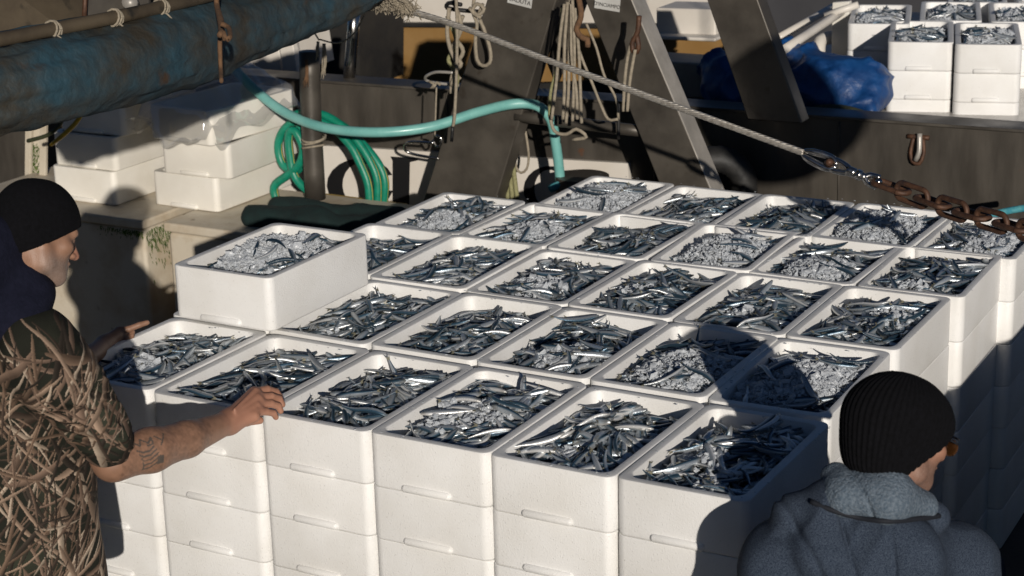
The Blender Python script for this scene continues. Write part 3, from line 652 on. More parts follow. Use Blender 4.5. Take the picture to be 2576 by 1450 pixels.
V, F = rollmesh(path, [.12, .12, .125, .128, .10, .07, .028], 3., .030); obj('rolled_tarpaulin', V, F, M['tarp'], bo)
path2 = [onz(-120, 148, 1.0), onz(0, 130, 1.0), onz(283, 76, 1.0), onz(460, 40, 1.02), onz(700, -20, 1.05)]
V, F = rollmesh(path2, [.05, .048, .045, .04, .03], 9., .012, flatten=1.2); obj('tarpaulin_fold', V, F, M['tarp_light'], bo)
V, F = tube([onz(-60, 112, 1.10), onz(0, 100, 1.10), onz(283, 45, 1.10), onz(433, 12, 1.10), onz(620, -34, 1.10)], .0215, 14, .05); obj('boom_pipe', V, F, M['grime_plate'], bo)
for (u, v) in ((127, 75), (283, 45), (400, 19)):
    c = onz(u, v, 1.10); m = MB()
    for k in range(3): m.tube([c + A([.026 * math.cos(t), .006 * k + .01 * math.sin(t + k), .026 * math.sin(t)]) for t in np.linspace(0, 2 * math.pi, 12)], .004, 6, cap=False)
    m.tube([c + [.024, 0, -.015], c + [.035, .015, -.035], c + [.02, .03, -.05], c + [.0, 0, -.03]], .003, 6, .01); m.build('lashing', M['rope'], bo, True)
# rusty plate above the boom
pl = empty('steel_bracket', onz(300, -60, 1.18), 'grimy brown steel frame plate with a bolted flap above the blue tarpaulin roll', 'frame')
m = MB(); m.slab([at(-150, 150, 6.5), at(180, 92, 6.85), at(560, -20, 7.5), at(500, -160, 7.5), at(-150, -160, 6.5)], FW * .04); m.build('plate', M['grime_plate'], pl)
m = MB(); m.slab([at(212, -30, 6.65), at(372, -60, 6.8), at(378, 30, 6.8), at(352, 48, 6.78), at(300, 40, 6.72), at(215, 52, 6.65)], FW * .03); m.build('flap', M['steel'], pl, bevel=.006)
m = MB(); c = at(325, 5, 6.68); m.add(*tube([c, c + FW * .05], .026, 12)); m.build('bolt', M['steel_bare_lit'], pl, True)
m = MB(); m.tube([at(212, 45, 6.62), at(216, -40, 6.62)], .009, 8, .05); m.build('hinge_pin', M['rust'], pl, True)
one('tie_rope', [onz(545, -40, 1.20), onz(545, 10, 1.13), onz(556, 60, 1.10), onz(553, 110, 1.07), onz(555, 170, 1.00), onz(557, 205, 0.98)], [.009, .009, .011, .008, .007, .006], M['rope_brown'], 'brown frayed tie rope knotted round the tarpaulin roll', 'rope')
one('tie_rope', [onz(556, 60, 1.12), onz(575, 70, 1.11), onz(578, 95, 1.10), onz(566, 98, 1.10), onz(560, 75, 1.12), onz(552, 90, 1.11)], .008, M['rope_brown'], 'small bow loop of brown cord on the tarpaulin roll', 'rope')
# ------------------------------------------------------------------ the steel boat: transom, gallows, pipes
GY = 3.70
bt = empty('steel_boat', (0.3, GY, GZ - .7), 'grey steel fishing boat stern with gallows beams and black name letters behind the crates', 'boat')
zt = .15
lx = -4.2
m = MB(); yl = lambda x: GY + .052 * (x + 1.5)
m.slab([(lx, yl(lx), GZ - 1), (3.6, yl(3.6), GZ - 1), (3.6, yl(3.6), zt), (lx, yl(lx), zt)], (0, .05, 0)); m.build('bulwark', M['bulwark'], bt)
m = MB(); m.slab([(lx, yl(lx) - .02, zt + .002), (3.6, yl(3.6) - .02, zt + .002), (3.6, yl(3.6) - .02, zt + .016), (lx, yl(lx) - .02, zt + .016)], (0, .17, 0)); m.build('gunwale_cap', M['steel'], bt, bevel=.003)
for x_ in (-3.1, -1.9, -.75, .35, 1.25, 2.15):
    m = MB(); m.tube([(x_, yl(x_) - .001, zt - .01), (x_ + .004, yl(x_) - .001, -.3), (x_, yl(x_) - .001, GZ - .5)], .0045, 6, .05); m.build('weld_seam', M['steel'], bt, True)
wl = ony(560, 345, GY); wr = ony(1565, 408, GY)
m = MB(); m.slab([(wl[0], yl(wl[0]) - .03, GZ - .6), (wr[0] + .12, yl(wr[0]) - .03, GZ - .6), (wr[0], yl(wr[0]) - .03, wr[2] - .02), (wl[0], yl(wl[0]) - .03, wl[2])], (0, .028, 0)); m.build('white_stern_panel', M['hull_white'], bt)
def glyph(pts_list, name='name_letter'):
    m = MB()
    for pts in pts_list:
        P = [ony(u, v, GY) for u, v in pts]; P = [A([p[0], yl(p[0]) - .033, p[2]]) for p in P]
        m.slab(P, (0, .0025, 0))
    return m.build(name, M['paint_black'], bt)
def arc(cu, cv, ru, rv, tu, tv, a0, a1, n=18):
    qs = []
    for k in range(n):
        a, b = math.radians(a0 + (a1 - a0) * k / n), math.radians(a0 + (a1 - a0) * (k + 1) / n)
        qs.append([(cu + ru * math.cos(a), cv - rv * math.sin(a)), (cu + ru * math.cos(b), cv - rv * math.sin(b)), (cu + (ru - tu) * math.cos(b), cv - (rv - tv) * math.sin(b)), (cu + (ru - tu) * math.cos(a), cv - (rv - tv) * math.sin(a))])
    return qs
glyph(arc(912, 462, 82, 66, 38, 12, 20, 345))
glyph([[(985, 393), (1052, 398), (1050, 404), (1032, 408), (1030, 520), (990, 520), (990, 404)]])
glyph(arc(1232, 480, 62, 52, 26, 8, 0, 360))
glyph(arc(1372, 480, 62, 58, 26, 9, 60, 360))
# hazard strip at the foot of the stern
HB = empty('hazard_bar', ony(900, 500, 3.35), 'steel bar with worn yellow and black stripes behind the green cloth', 'bar')
m = MB(); m.slab([ony(790, 492, 3.4), ony(1010, 520, 3.4), ony(1010, 534, 3.4), ony(790, 506, 3.4)], (0, .06, 0)); m.build('bar', M['hazard'], HB)
for a in (845, 905, 965):
    m = MB(); k = (a - 790) * .127; m.slab([ony(a, 491 + k, 3.393), ony(a + 26, 494 + k, 3.393), ony(a + 12, 508 + k, 3.393), ony(a - 14, 505 + k, 3.393)], (0, .005, 0)); m.build('black_stripe', M['paint_black'], HB)
# gallows beams (box section)
def beam(q, y, th, mat_face, mat_side=None, ext=None):
    P = [ony(u, v, y) for u, v in q]; m = MB(); m.slab(P, (0, th, 0)); o = m.build('gallows_beam', mat_face, bt, bevel=.008)
    if mat_side:
        o.data.materials.append(mat_side); o.data.polygons[4].material_index = 1
    return o
beam([(1040, 580), (1224, 580), (1418, -60), (1243, -60)], 3.34, .11, M['steel'])
b2 = beam([(1705, 580), (1832, 580), (1565, -60), (1447, -60)], 3.36, .13, M['steel'])
beam([(1881, 302), (2018, 312), (1885, -60), (1757, -60)], 3.66, .1, M['steel'])
b2.data.materials.append(M['steel_bare_lit'])
for p in b2.data.polygons:  # right side coloured lighter to stand for the sun on it
    if p.normal[0] > .6: p.material_index = 1
m = MB(); m.slab([ony(1375, 160, 3.6), ony(1395, 210, 3.6), ony(1490, -60, 3.6), ony(1432, -60, 3.6)], (0, .06, 0)); m.build('gallows_strut', M['steel'], bt, bevel=.005)
m = MB(); m.tube([ony(1298, 292, 3.36), ony(1630, 332, 3.42)], .027, 14, .1); m.build('cross_pipe', M['steel'], bt, True)
# stickers: lettering stands on a white plate
def sticker(c, axis_u, axis_v, txt, wd, ht, sz):
    n = np.cross(axis_u, axis_v); n /= np.linalg.norm(n)
    m = MB(); m.slab([c - axis_u * wd / 2 - axis_v * ht / 2, c + axis_u * wd / 2 - axis_v * ht / 2, c + axis_u * wd / 2 + axis_v * ht / 2, c - axis_u * wd / 2 + axis_v * ht / 2], -n * .002)
    o = m.build('warning_sticker', M['sticker'], bt)
    cu = bpy.data.curves.new('txt', 'FONT'); cu.body = txt; cu.size = sz; cu.align_x = 'CENTER'; cu.extrude = .0004; to = bpy.data.objects.new('t', cu); S.collection.objects.link(to)
    bpy.context.view_layer.update(); me = bpy.data.meshes.new_from_object(to); bpy.data.objects.remove(to)
    V = A([v.co[:] for v in me.vertices]); F = [tuple(p.vertices) for p in me.polygons]
    p0_ = c + n * .0008 - axis_v * (ht * .30); Vw = p0_ + V[:, :1] * axis_u + V[:, 1:2] * axis_v + V[:, 2:] * n
    obj('sticker_lettering', Vw, F, M['paint_black'], o if False else bt, smooth=False)
M['sticker'] = mat('sticker', (.55, .55, .53), .5, 0, c2=(.45, .44, .42), ns=8)
rx = A([.985, -.0, -.17]); rx /= np.linalg.norm(rx); rz = A([.17, 0, .985]); rz /= np.linalg.norm(rz)
sticker(ony(1308, -2, 3.333), rx, rz, 'CADUTA', .125, .06, .028)
sticker(ony(1528, 6, 3.353), A([.995, 0, -.1]), A([.1, 0, .995]), "D'INCIAMPO", .125, .07, .023)
# hooks and rings welded on beam one
m = MB(); m.tube([ony(1105, 400, 3.32), ony(1040, 388, 3.3), ony(1018, 375, 3.28), ony(1030, 358, 3.26), ony(1090, 360, 3.25)], .007, 10, .01); m.build('hook', M['steel_bright'], bt, True)
m = MB(); m.tube([ony(1088, 352, 3.26), ony(1100, 370, 3.26), ony(1110, 362, 3.26), ony(1108, 345, 3.26), ony(1095, 342, 3.26)], .006, 8, .01); m.build('hook', M['steel_bright'], bt, True)
m = MB(); m.tube([ony(1155, 215, 3.3), ony(1085, 207, 3.28), ony(1070, 195, 3.24), ony(1095, 182, 3.2), ony(1140, 183, 3.2)], .007, 10, .01); m.build('hook', M['steel_bare_lit'], bt, True)
m = MB(); m.tube([ony(1210, 30, 3.3), ony(1160, 26, 3.26), ony(1125, 20, 3.24), ony(1130, 8, 3.22), ony(1160, 12, 3.2)], .01, 10, .01); m.build('hook', M['dark'], bt, True)
# shackles hanging at the gunwale, right
for (u, v) in ((2310, 345),):
    m = MB(); p = ony(u, v, 3.86); m.tube([p + [-.05, 0, .0], p + [.05, 0, .0]], .011, 10, .02); m.build('shackle_pin', M['rust'], bt, True)
    m = MB(); m.tube([p + [-.02, 0, 0], p + [-.03, -.01, -.07], p + [-.015, -.02, -.11], p + [.015, -.02, -.115], p + [.03, -.01, -.07], p + [.022, 0, 0]], .009, 10, .02); m.build('shackle', M['rust'], bt, True)
    m = MB(); m.tube([p + [.01, -.015, .02], p + [.015, -.03, -.06], p + [0, -.03, -.1]], .012, 8, .02); m.build('shackle', M['steel_bare_lit'], bt, True)
# boat deck
m = MB(); m.slab([(.35, 3.9, .05), (4.2, 3.95, .05), (4.2, 3.95, .066), (.35, 3.9, .066)], (0, 3.4, 0)); m.build('deck', M['deck'], bt)
# tyres as fenders on the stern
def tyre(u, v, y, R_, r, tilt, lab):
    c = ony(u, v, y); t = empty('tyre_fender', c, lab, 'tyre', 'tyres hung on the stern as fenders'); V = []; F = []; n1, n2 = 40, 14
    for i in range(n1):
        a = 2 * math.pi * i / n1; rr = r * (1 + .07 * (i % 2))
        for k in range(n2):
            b = 2 * math.pi * k / n2; x, z = (R_ + rr * math.cos(b)) * math.cos(a), (R_ + rr * math.cos(b)) * math.sin(a); yy = rr * 1.1 * math.sin(b)
            V.append(c + A([x * math.cos(tilt) - yy * math.sin(tilt), x * math.sin(tilt) + yy * math.cos(tilt), z]))
    for i in range(n1):
        for k in range(n2): F.append((i * n2 + k, i * n2 + (k + 1) % n2, ((i + 1) % n1) * n2 + (k + 1) % n2, ((i + 1) % n1) * n2 + k))
    obj('tread', V, F, M['rubber'], t); return t
tyre(1800, 470, 3.6, .13, .06, .5, 'black tyre fender beside the foot of the beam with its sunlit side coloured lighter')
# post, bright pipe
one('lashing_post', [ony(778, 130, 3.02), ony(783, 300, 3.02), ony(794, 500, 3.02)], .049, M['steel'], 'dull grey steel post with rope tied round it beside the green hose', 'post', n=20, step=.1)
m = MB(); m.tube([ony(893, 20, 3.8), ony(877, 210, 3.8)], .031, 16, .1); m.build('stainless_pipe', M['steel_bright'], bt, True)
m = MB()
for k, v in enumerate((346, 354, 368)):
    c = ony(790, v, 3.02); m.tube([c + A([.055 * math.cos(t), .055 * math.sin(t), .012 * math.sin(t + k)]) for t in np.linspace(0, 6.283, 20)], .0055, 6, cap=False)
tag(m.build('binding', M['rope'], smooth=True), 'rope bound three times round the grey steel post', 'rope')
one('cord', [ony(765, 0, 2.9), ony(780, 60, 2.9), ony(800, 97, 2.95), ony(806, 100, 2.95), ony(850, 108, 2.9), ony(890, 85, 2.85), ony(920, 30, 2.8)], .004, M['rope'], 'thin beige cord looping from the tarpaulin over the top of the grey post', 'cord', n=6)
for k, (u, v, v2, lb) in enumerate(((770, 150, 215, 'frayed brown rag strip hanging left of the grey post top'), (815, 110, 200, 'frayed grey green rope end hanging right of the grey post top'), (800, 105, 150, 'short pale frayed strand in front of the grey post top'))):
    m = MB(); r2 = np.random.RandomState(k)
    for s in range(9): m.tube([ony(u + r2.uniform(-3, 3), v, 2.94), ony(u + r2.uniform(-5, 6), (v + v2) / 2, 2.94), ony(u + r2.uniform(-9, 10), v2 + r2.uniform(-18, 8), 2.94)], [.004, .0035, .0015], 5, .02)
    tag(m.build('frayed_end', M['rope'] if k else M['rope_brown'], smooth=True), lb, 'rope')
# ------------------------------------------------------------------ hoses
ah = [(545, 110, 3.1), (575, 155, 3.1), (640, 225, 3.05), (720, 285, 3.0), (820, 322, 2.95), (950, 333, 2.98), (1080, 320, 3.1), (1200, 283, 3.2), (1290, 262, 3.25), (1350, 266, 3.32), (1385, 300, 3.36), (1398, 360, 3.38), (1408, 440, 3.4), (1412, 520, 3.42)]
one('hose', [ony(*a) for a in ah], .0235, M['aqua'], 'thick pale turquoise hose sagging across to the cross pipe', 'hose', n=20, step=.02)
gh = empty('hose_coil', ony(760, 480, 3.1), 'coiled green garden hose with a yellow stripe hanging behind the grey post', 'hose')
def gloop(pts, y, r=.021):
    V, F = tube([ony(u, v, y) for u, v in pts], r, 14, .02); obj('hose_loop', V, F, M['green'], gh)
    P = spline([ony(u, v, y) for u, v in pts], .02); n = -FW * .6 + RT * .8; n /= np.linalg.norm(n)
    V, F = tube([p + n * (r - .0012) for p in P], .0028, 6); obj('yellow_stripe', V, F, M['yellow'], gh)
gloop([(720, 300), (760, 285), (820, 292), (880, 335), (925, 395), (948, 450), (950, 505), (947, 560)], 3.32)
gloop([(705, 320), (760, 296), (830, 318), (880, 365), (905, 410), (925, 460), (930, 510), (930, 560)], 3.28)
gloop([(730, 330), (790, 300), (850, 310), (905, 355), (950, 410), (968, 455), (966, 505), (962, 560)], 3.36)
gloop([(745, 300), (712, 330), (700, 370), (712, 415), (745, 430), (765, 400), (768, 350), (752, 312)], 3.14)
gloop([(700, 520), (690, 470), (725, 440), (755, 410), (762, 370), (742, 330), (728, 335), (728, 380), (745, 450), (800, 500)], 3.08)
# ------------------------------------------------------------------ ropes on the gallows
R = M['rope']
def rp(pts, y, r, lab, mm=None, n=8): return one('rope', [ony(u, v, y) for u, v in pts], r, mm or R, lab, 'rope', 'ropes hanging on the gallows', n=n, step=.015)
tr0 = rp([(1147, -20), (1150, 80), (1148, 200), (1143, 300), (1139, 318)], 3.12, .0075, 'speckled rope hanging straight down in front of the turquoise hose, with a black taped end')
one('taped_tip', [ony(1139, 318, 3.12), ony(1136, 356, 3.12)], .0078, M['paint_black'], None, None, parent=tr0)
rp([(1195, -20), (1190, 30), (1200, 60), (1196, 100), (1200, 150), (1215, 166), (1232, 158), (1234, 130), (1220, 80), (1205, 40), (1215, 10)], 3.22, .0085, 'rope tied in a long drooping loop on the left beam face')
rp([(1180, 20), (1202, 38), (1218, 22), (1200, 10), (1188, 30), (1210, 45)], 3.2, .009, 'knot of grey rope above the drooping loop')
for k, pts in enumerate([[(1130, 20), (1125, 80), (1132, 120), (1150, 170), (1135, 215)], [(1140, 0), (1160, 70), (1135, 130), (1160, 160), (1138, 190), (1135, 235)], [(1125, 40), (1150, 110), (1128, 150), (1150, 190), (1145, 230)], [(1165, 40), (1145, 90), (1165, 130), (1140, 175), (1158, 200)]]):
    rp(pts, 3.2 + .02 * k, .010, 'braided strand ' + ['nearest the beam in the twisted hank', 'crossing the middle of the twisted hank', 'bulging left in the twisted hank', 'looping back at the right in the twisted hank'][k] + ' left of the beam', M['rope_green'] if k == 2 else R)
rp([(1080, 205), (1095, 215), (1085, 222), (1100, 208), (1108, 215)], 3.2, .007, 'small rope lashing wound on the upper steel hook')
rp([(1098, 220), (1096, 280), (1094, 340)], 3.2, .004, 'thin doubled cord hanging from the upper hook'); 
hank = [[(1420, 10), (1408, 100), (1400, 200), (1388, 300)], [(1428, 5), (1420, 120), (1420, 220), (1416, 300)], [(1434, 0), (1432, 120), (1430, 230), (1424, 310)], [(1440, 0), (1445, 120), (1443, 230), (1440, 305)], [(1446, 20), (1456, 130), (1460, 230), (1463, 310)], [(1415, 20), (1402, 160), (1386, 230), (1382, 290)], [(1437, 10), (1438, 140), (1450, 230), (1452, 300)]]
for k, pts in enumerate(hank):
    rp(pts, 3.1 + .012 * (k % 3), .0075, ['second', 'third', 'fourth', 'fifth', 'seventh', 'first', 'sixth'][k] + ' strand from the left of the long grey rope hank between the beams', M['rope_green'] if k in (5,) else R)
rp([(1382, 290), (1395, 330), (1425, 338), (1450, 325), (1475, 345), (1440, 352)], 3.14, .008, 'loose bights at the foot of the long grey rope hank')
rp([(1445, 90), (1465, 150), (1490, 210), (1510, 260), (1530, 300), (1555, 300)], 3.14, .0065, 'grey rope sloping from the rusty link down to the cross pipe')
rp([(1475, 60), (1500, 120), (1520, 190), (1550, 250), (1556, 300)], 3.2, .006, 'thin green grey rope sloping down to the strap on the cross pipe')
rp([(1455, -10), (1462, 40), (1450, 75), (1465, 95), (1478, 100), (1478, 118)], 3.1, .013, 'rusty brown knotted rope at the top of the hank', M['rope_brown'])
rp([(1603, 70), (1582, 130), (1572, 200), (1568, 280)], 3.1, .0075, 'left fall of the grey rope on the rusty shackle by the right beam')
rp([(1598, 125), (1585, 200), (1578, 280)], 3.08, .0075, 'right fall of the grey rope on the rusty shackle by the right beam')
rp([(1608, 40), (1604, 80), (1590, 110), (1596, 135), (1606, 120), (1602, 90)], 3.1, .012, 'rusty shackle and swivel hanging by the right beam', M['rust'])
one('strap', [ony(1556, 262, 3.3), ony(1556, 350, 3.3)], .008, M['dark'], 'black strap round the cross pipe', 'strap')
for k in range(3): one('rope', [ony(1284 + 5 * k, 345, 3.5), ony(1272 + 9 * k, 400, 3.45), ony(1277 + 12 * k, 500, 3.45)], .011, M['rope_green'], 'plaited khaki rope, ' + ['left', 'middle', 'right'][k] + ' strand of three hanging behind the left beam', 'rope', 'ropes hanging on the gallows', n=8, step=.015)
rp([(1300, 330), (1296, 380), (1298, 420), (1310, 435), (1325, 425), (1330, 390), (1322, 330)], 3.48, .006, 'thin beige loop hanging beside the plaited khaki rope')
one('blue_rope', [ony(1385, 475, 3.36), ony(1420, 462, 3.36), ony(1475, 470, 3.36)], .02, M['rope_blue'], 'turquoise laid rope lying behind the farthest crate', 'rope')
one('blue_rope', [ony(2480, 545, 3.4), ony(2540, 530, 3.42), ony(2640, 515, 3.45)], .015, M['rope_blue'], 'blue rope at the right edge behind the rusty chain', 'rope')
c = ony(1465, 442, 3.45); V, F = tube([c + [0, 0, -.3], c], .125, 32); tag(obj('steel_drum', V, F, M['steel'], sharp=40), 'low round steel drum behind the farthest crate', 'drum')
# ------------------------------------------------------------------ wire rope, thimble, chain
wp = [at(900, -5, 7.6), at(1120, 55, 7.45), at(1400, 160, 7.25), at(1700, 268, 7.05), at(2022, 385, 6.85)]
wr_ = empty('wire_rope', wp[0], 'stranded steel wire rope stretched diagonally over the crates to a rusty chain', 'wire rope')
P = spline(wp, .006); m = MB()
T = [P[min(i + 1, len(P) - 1)] - P[max(i - 1, 0)] for i in range(len(P))]
for s in range(6):
    pts = []
    for i, p in enumerate(P):
        t = T[i] / np.linalg.norm(T[i]); a1 = np.cross(t, [0, 0, 1]); a1 /= np.linalg.norm(a1); a2 = np.cross(a1, t); a = 2 * math.pi * s / 6 + i * .006 / .13 * 2 * math.pi; pts.append(p + .0075 * (a1 * math.cos(a) + a2 * math.sin(a)))
    m.tube(pts, .0052, 6)
o = m.build('strands', M['wire'], wr_, True)
V, F = rollmesh([at(880, -25, 7.62), at(930, 0, 7.58), at(1000, 10, 7.53), at(1040, 32, 7.5)], [.03, .035, .034, .016], 2., .012, nr=16); obj('frayed_serving', V, F, M['rope'], wr_)
m = MB(); r2 = np.random.RandomState(8)
for k in range(260):
    t = r2.rand(); p = at(900 + 145 * t, -10 + 40 * t, 7.5) + r2.normal(0, .02, 3) * (1.1 - .5 * t); m.tube([p, p + r2.normal(0, .012, 3), p + r2.normal(0, .015, 3)], .0018, 4, .01)
m.build('fray', M['rope'], wr_, True)
dv = at(2215, 462, 6.75) - at(2022, 385, 6.85); L_ = np.linalg.norm(dv); dv /= L_; sd = np.cross(dv, FW); sd /= np.linalg.norm(sd); e0 = at(2022, 385, 6.85)
th = empty('rigging_joint', e0, 'shiny thimble, shackle and swivel joining the wire rope to the chain', 'shackle')
m = MB()
for s in (-1, 1): m.tube([e0 + dv * .0 + sd * s * .006, e0 + dv * .02 + sd * s * .014, e0 + dv * .09 + sd * s * .022, e0 + dv * .115 + sd * s * .014, e0 + dv * .125], [.008, .013, .013, .011, .011], 12, .006)
m.build('thimble', M['steel_bright'], th, True)
c = e0 + dv * .095; m = MB(); m.tube([c - FW * .03, c + FW * .03], .012, 14, .02); m.build('pin', M['rust'], th, True)
m = MB()
for s in (-1, 1): m.tube([e0 + dv * .09 + sd * s * .018, e0 + dv * .13 + sd * s * .018, e0 + dv * .165 + sd * s * .01, e0 + dv * .175], [.009, .01, .011, .013], 10, .006)
m.tube([e0 + dv * .165, e0 + dv * .20], .018, 14, .01); m.tube([e0 + dv * .204, e0 + dv * .222], .02, 6, .01); m.tube([e0 + dv * .205, e0 + dv * .24], .014, 12, .01); m.build('swivel', M['steel_bright'], th, True)
m = MB()
for s in (-1, 1): m.tube([e0 + dv * .235, e0 + dv * .25 + sd * s * .014, e0 + dv * .285 + sd * s * .018], [.012, .010, .011], 10, .006)
c = e0 + dv * .282; m.tube([c - FW * .032, c + FW * .03], .0125, 14, .02); m.build('shackle', M['steel_bright'], th, True)
ch = empty('chain', e0 + dv * .29, 'rusty brown chain running from the shackle over the back right crates', 'chain')
cp_ = [e0 + dv * .275, at(2300, 492, 6.65), at(2400, 528, 6.5), at(2500, 556, 6.35), at(2640, 598, 6.15)]; CPs = spline(cp_, .004); LK = .135; n_ = int(LK * .70 / .004)
for k in range(14):
    i = k * n_
    if i + n_ + 2 >= len(CPs): break
    p, q_ = CPs[i], CPs[min(len(CPs) - 1, i + int(LK / .004))]; d = q_ - p; d /= np.linalg.norm(d); a1 = np.cross(d, FW); a1 /= np.linalg.norm(a1); a2 = np.cross(d, a1); tw = math.radians(28 if k % 2 else 118) ; sd2 = a1 * math.cos(tw) + a2 * math.sin(tw); c = (p + q_) / 2; pts = []
    hl = LK / 2 - .020
    for a in np.linspace(0, 2 * math.pi, 25)[:-1]:
        x = math.cos(a) * .027; y = math.sin(a) * .027; pts.append(c + sd2 * x * 1.1 + d * (y + math.copysign(hl - .005, y)))
    pts.append(pts[0]); V, F = tube(pts, .0098, 10, None, False); obj('link', V, F, M['rust'], ch)
# ------------------------------------------------------------------ far boat gear, blue tarpaulin bundle
def tarp_bundle():
    prims = [ell(onz(2080, 228, .19) + [0, .12, 0], (.27, .18, .155)), ell(onz(1985, 215, .19) + [-.1, .15, 0], (.29, .16, .15)), cone(onz(2160, 215, .19), onz(2195, 290, .1), .06, .03), ell(onz(1790, 228, .17) + [0, .1, -.02], (.12, .12, .125)), cone(onz(1800, 215, .18) + [0, .12, 0], onz(1950, 208, .19) + [0, .15, 0], .12, .14)]
    f = blend(prims, .09)
    def nz(P): return .05 * vnoise(P, 6.) + .06 * abs(vnoise(P @ A([[1.2, .5, .2], [-.4, .35, .2], [-.9, .3, .9]]), 7.)) * 2 - .022 + .012 * vnoise(P, 25.)
    return nets(f, .012, .03, nz)
V, F = tarp_bundle(); tag(obj('blue_tarpaulin', V, F, M['blue']), 'bright blue crumpled tarpaulin bundle on the far deck beside the right beam', 'tarpaulin')
f = blend([ell(onz(2100, 300, .09) + [0, .06, -.02], (.2, .1, .08))], .05); V, F = nets(f, .015, .03, lambda P: .03 * vnoise(P, 9.)); tag(obj('net_bundle', V, F, M['olive']), 'dark olive wet net under the blue tarpaulin bundle', 'net')
# ------------------------------------------------------------------ second boat behind (white over ochre)
b2_ = empty('white_boat', (-1, 6.2, GZ), 'white boat with an ochre band along its side behind the steel boat', 'boat')
Y2 = 6.4
def q2(pts, name, mm, y=Y2, th=.1, parent=None, bev=0): m = MB(); m.slab([ony(u, v, y) for u, v in pts], (0, th, 0)); return m.build(name, mm, parent or b2_, bevel=bev)
q2([(560, 55), (1900, 62), (1900, -150), (560, -150)], 'white_topside', M['hull_white'])
q2([(560, 66), (1900, 75), (1900, 190), (560, 230)], 'ochre_band', M['ochre'], th=.08)
q2([(560, 56), (1900, 63), (1900, 73), (560, 65)], 'rubbing_strake', M['dark'], y=Y2 - .05)
q2([(560, 234), (1900, 194), (1900, 700), (560, 700)], 'lower_hull', M['dark'])
# white deckhouse corner, left, behind the post
dh = empty('deck_locker', ony(680, 190, 4.3), 'white painted deck locker half in shadow under the tarpaulin roll end', 'locker')
m = MB(); m.slab([ony(470, 185, 4.1), ony(712, 192, 4.1), ony(690, 60, 4.1), ony(470, 60, 4.1)], (0, .5, 0)); m.slab([ony(714, 193, 4.06), ony(750, 196, 4.06), ony(728, 60, 4.06), ony(692, 60, 4.06)], (0, .06, 0)); m.build('panel', M['hull_white'], dh, bevel=.006)
dd = empty('dark_wheelhouse', ony(850, 100, 5.2), 'deckhouse with its shade put in as black behind the grey post and the stainless pipe', 'deckhouse')
m = MB(); m.slab([ony(752, 230, 5.3), ony(905, 225, 5.3), ony(905, -150, 5.3), ony(752, -150, 5.3)], (0, .5, 0)); m.build('wall', M['dark'], dd)  # black base colour stands for the shade inside the deckhouse
# pale slab, tray, poles
m = MB(); m.slab([ony(1610, 245, 4.6), ony(1840, 250, 4.6), ony(1840, 165, 4.6), ony(1610, 150, 4.6)], (0, .25, 0)); tag(m.build('hatch_cover', M['deck_stone'], bevel=.01), 'pale stone coloured hatch cover lying behind the beams', 'hatch')
tr = empty('white_tray', ony(1700, 90, 5.2), 'white plastic tray on the ochre sided boat between the beams', 'tray')
m = MB(); m.slab([ony(1640, 100, 5.0), ony(1800, 106, 5.0), ony(1800, 96, 5.0), ony(1640, 90, 5.0)], (0, .3, 0)); m.slab([ony(1650, 90, 5.1), ony(1800, 92, 5.1), ony(1800, 24, 5.1), ony(1650, 20, 5.1)], (0, .25, 0)); m.build('body', M['hull_white'], tr, bevel=.01)
for k, (a, b, r) in enumerate((((1960, 95), (2095, 18), .02), ((1965, 130), (2135, 18), .022), ((2075, 40), (2160, 12), .018))):
    one('pole', [onz(*a, .3 + .05 * k), onz(*b, .36 + .05 * k)], r, M['hull_white'], ['left', 'middle', 'right'][k] + ' one of three white poles lying beside the far crates', 'pole', 'white poles on the far boat', n=16, step=.3)
one('bent_pipe', [onz(2062, 180, .1), onz(2060, 120, .22), onz(2070, 100, .25), onz(2110, 92, .25)], .034, M['hull_white'], 'white bent pipe stanchion left of the far crates', 'pipe', n=16, step=.03)
m = MB(); m.slab([onz(2090, 180, .09), onz(2132, 182, .09), onz(2132, 182, .09) + [0, 0, .37], onz(2090, 180, .09) + [0, 0, .36]], (.0, .04, 0)); tag(m.build('foam_board', M['foam_dry'], bevel=.004), 'white foam board standing on edge left of the far crates', 'board')
wl_ = empty('backdrop_wall', (0, 17, GZ), 'dark backdrop wall added beyond the moored boats', 'wall')
q = MB().box((-30, 16, GZ - 1), (30, 17, 2.2)); q.build('wall_face', M['screen'], wl_)  # wall added as a dark background beyond the deck
# dark green cloth on tub two
f = blend([cone(onz(640, 545, TZ + .03), onz(800, 555, TZ + .03), .06, .075), cone(onz(700, 525, TZ + .03), onz(1000, 560, TZ + .0), .06, .07), cone(onz(780, 575, TZ), onz(920, 585, TZ - .02), .07, .07)], .05)
V, F = nets(f, .01, .03, lambda P: .04 * vnoise(P, 7.) + .012 * vnoise(P, 22.)); tag(obj('green_cloth', V, F, M['cloth_green']), 'dark green wet cloth bunched on the tub lid behind the crates', 'cloth')
# ------------------------------------------------------------------ off-frame shapes added only to cast shade, first a block beside the stack
st = empty('stack_blocker', (3.9, 1.1, GZ), 'pallet added unseen to shade the right side of the crate stack', 'pallet')
m = MB(); m.box((3.42, -.45, GZ + .01), (4.3, 2.6, .12)); m.build('blocker_box', M['olive'], st, bevel=.04)
nd = empty('overhead_blocker', (.4, 2.3, 1.9), 'unseen cylinder added above the picture to shade the boats behind', 'shade caster')  # unseen cylinder, added to throw shade on the boats behind
m = MB(); m.tube([(-1.9, 2.35, 2.0), (1.5, 2.35, 2.0)], .5, 28, .4); m.build('drum', M['olive'], nd, True)
m = MB(); m.tube([(-2.0, 2.35, 2.0), (1.6, 2.35, 2.0)], .09, 14, .4); m.build('blocker_core', M['steel'], nd, True)
hl_ = empty('stern_blocker', (4.1, -.2, 1.47), 'unseen lump added right of the picture to shade the boat stern', 'load')  # unseen lump, added to throw shade on the stern
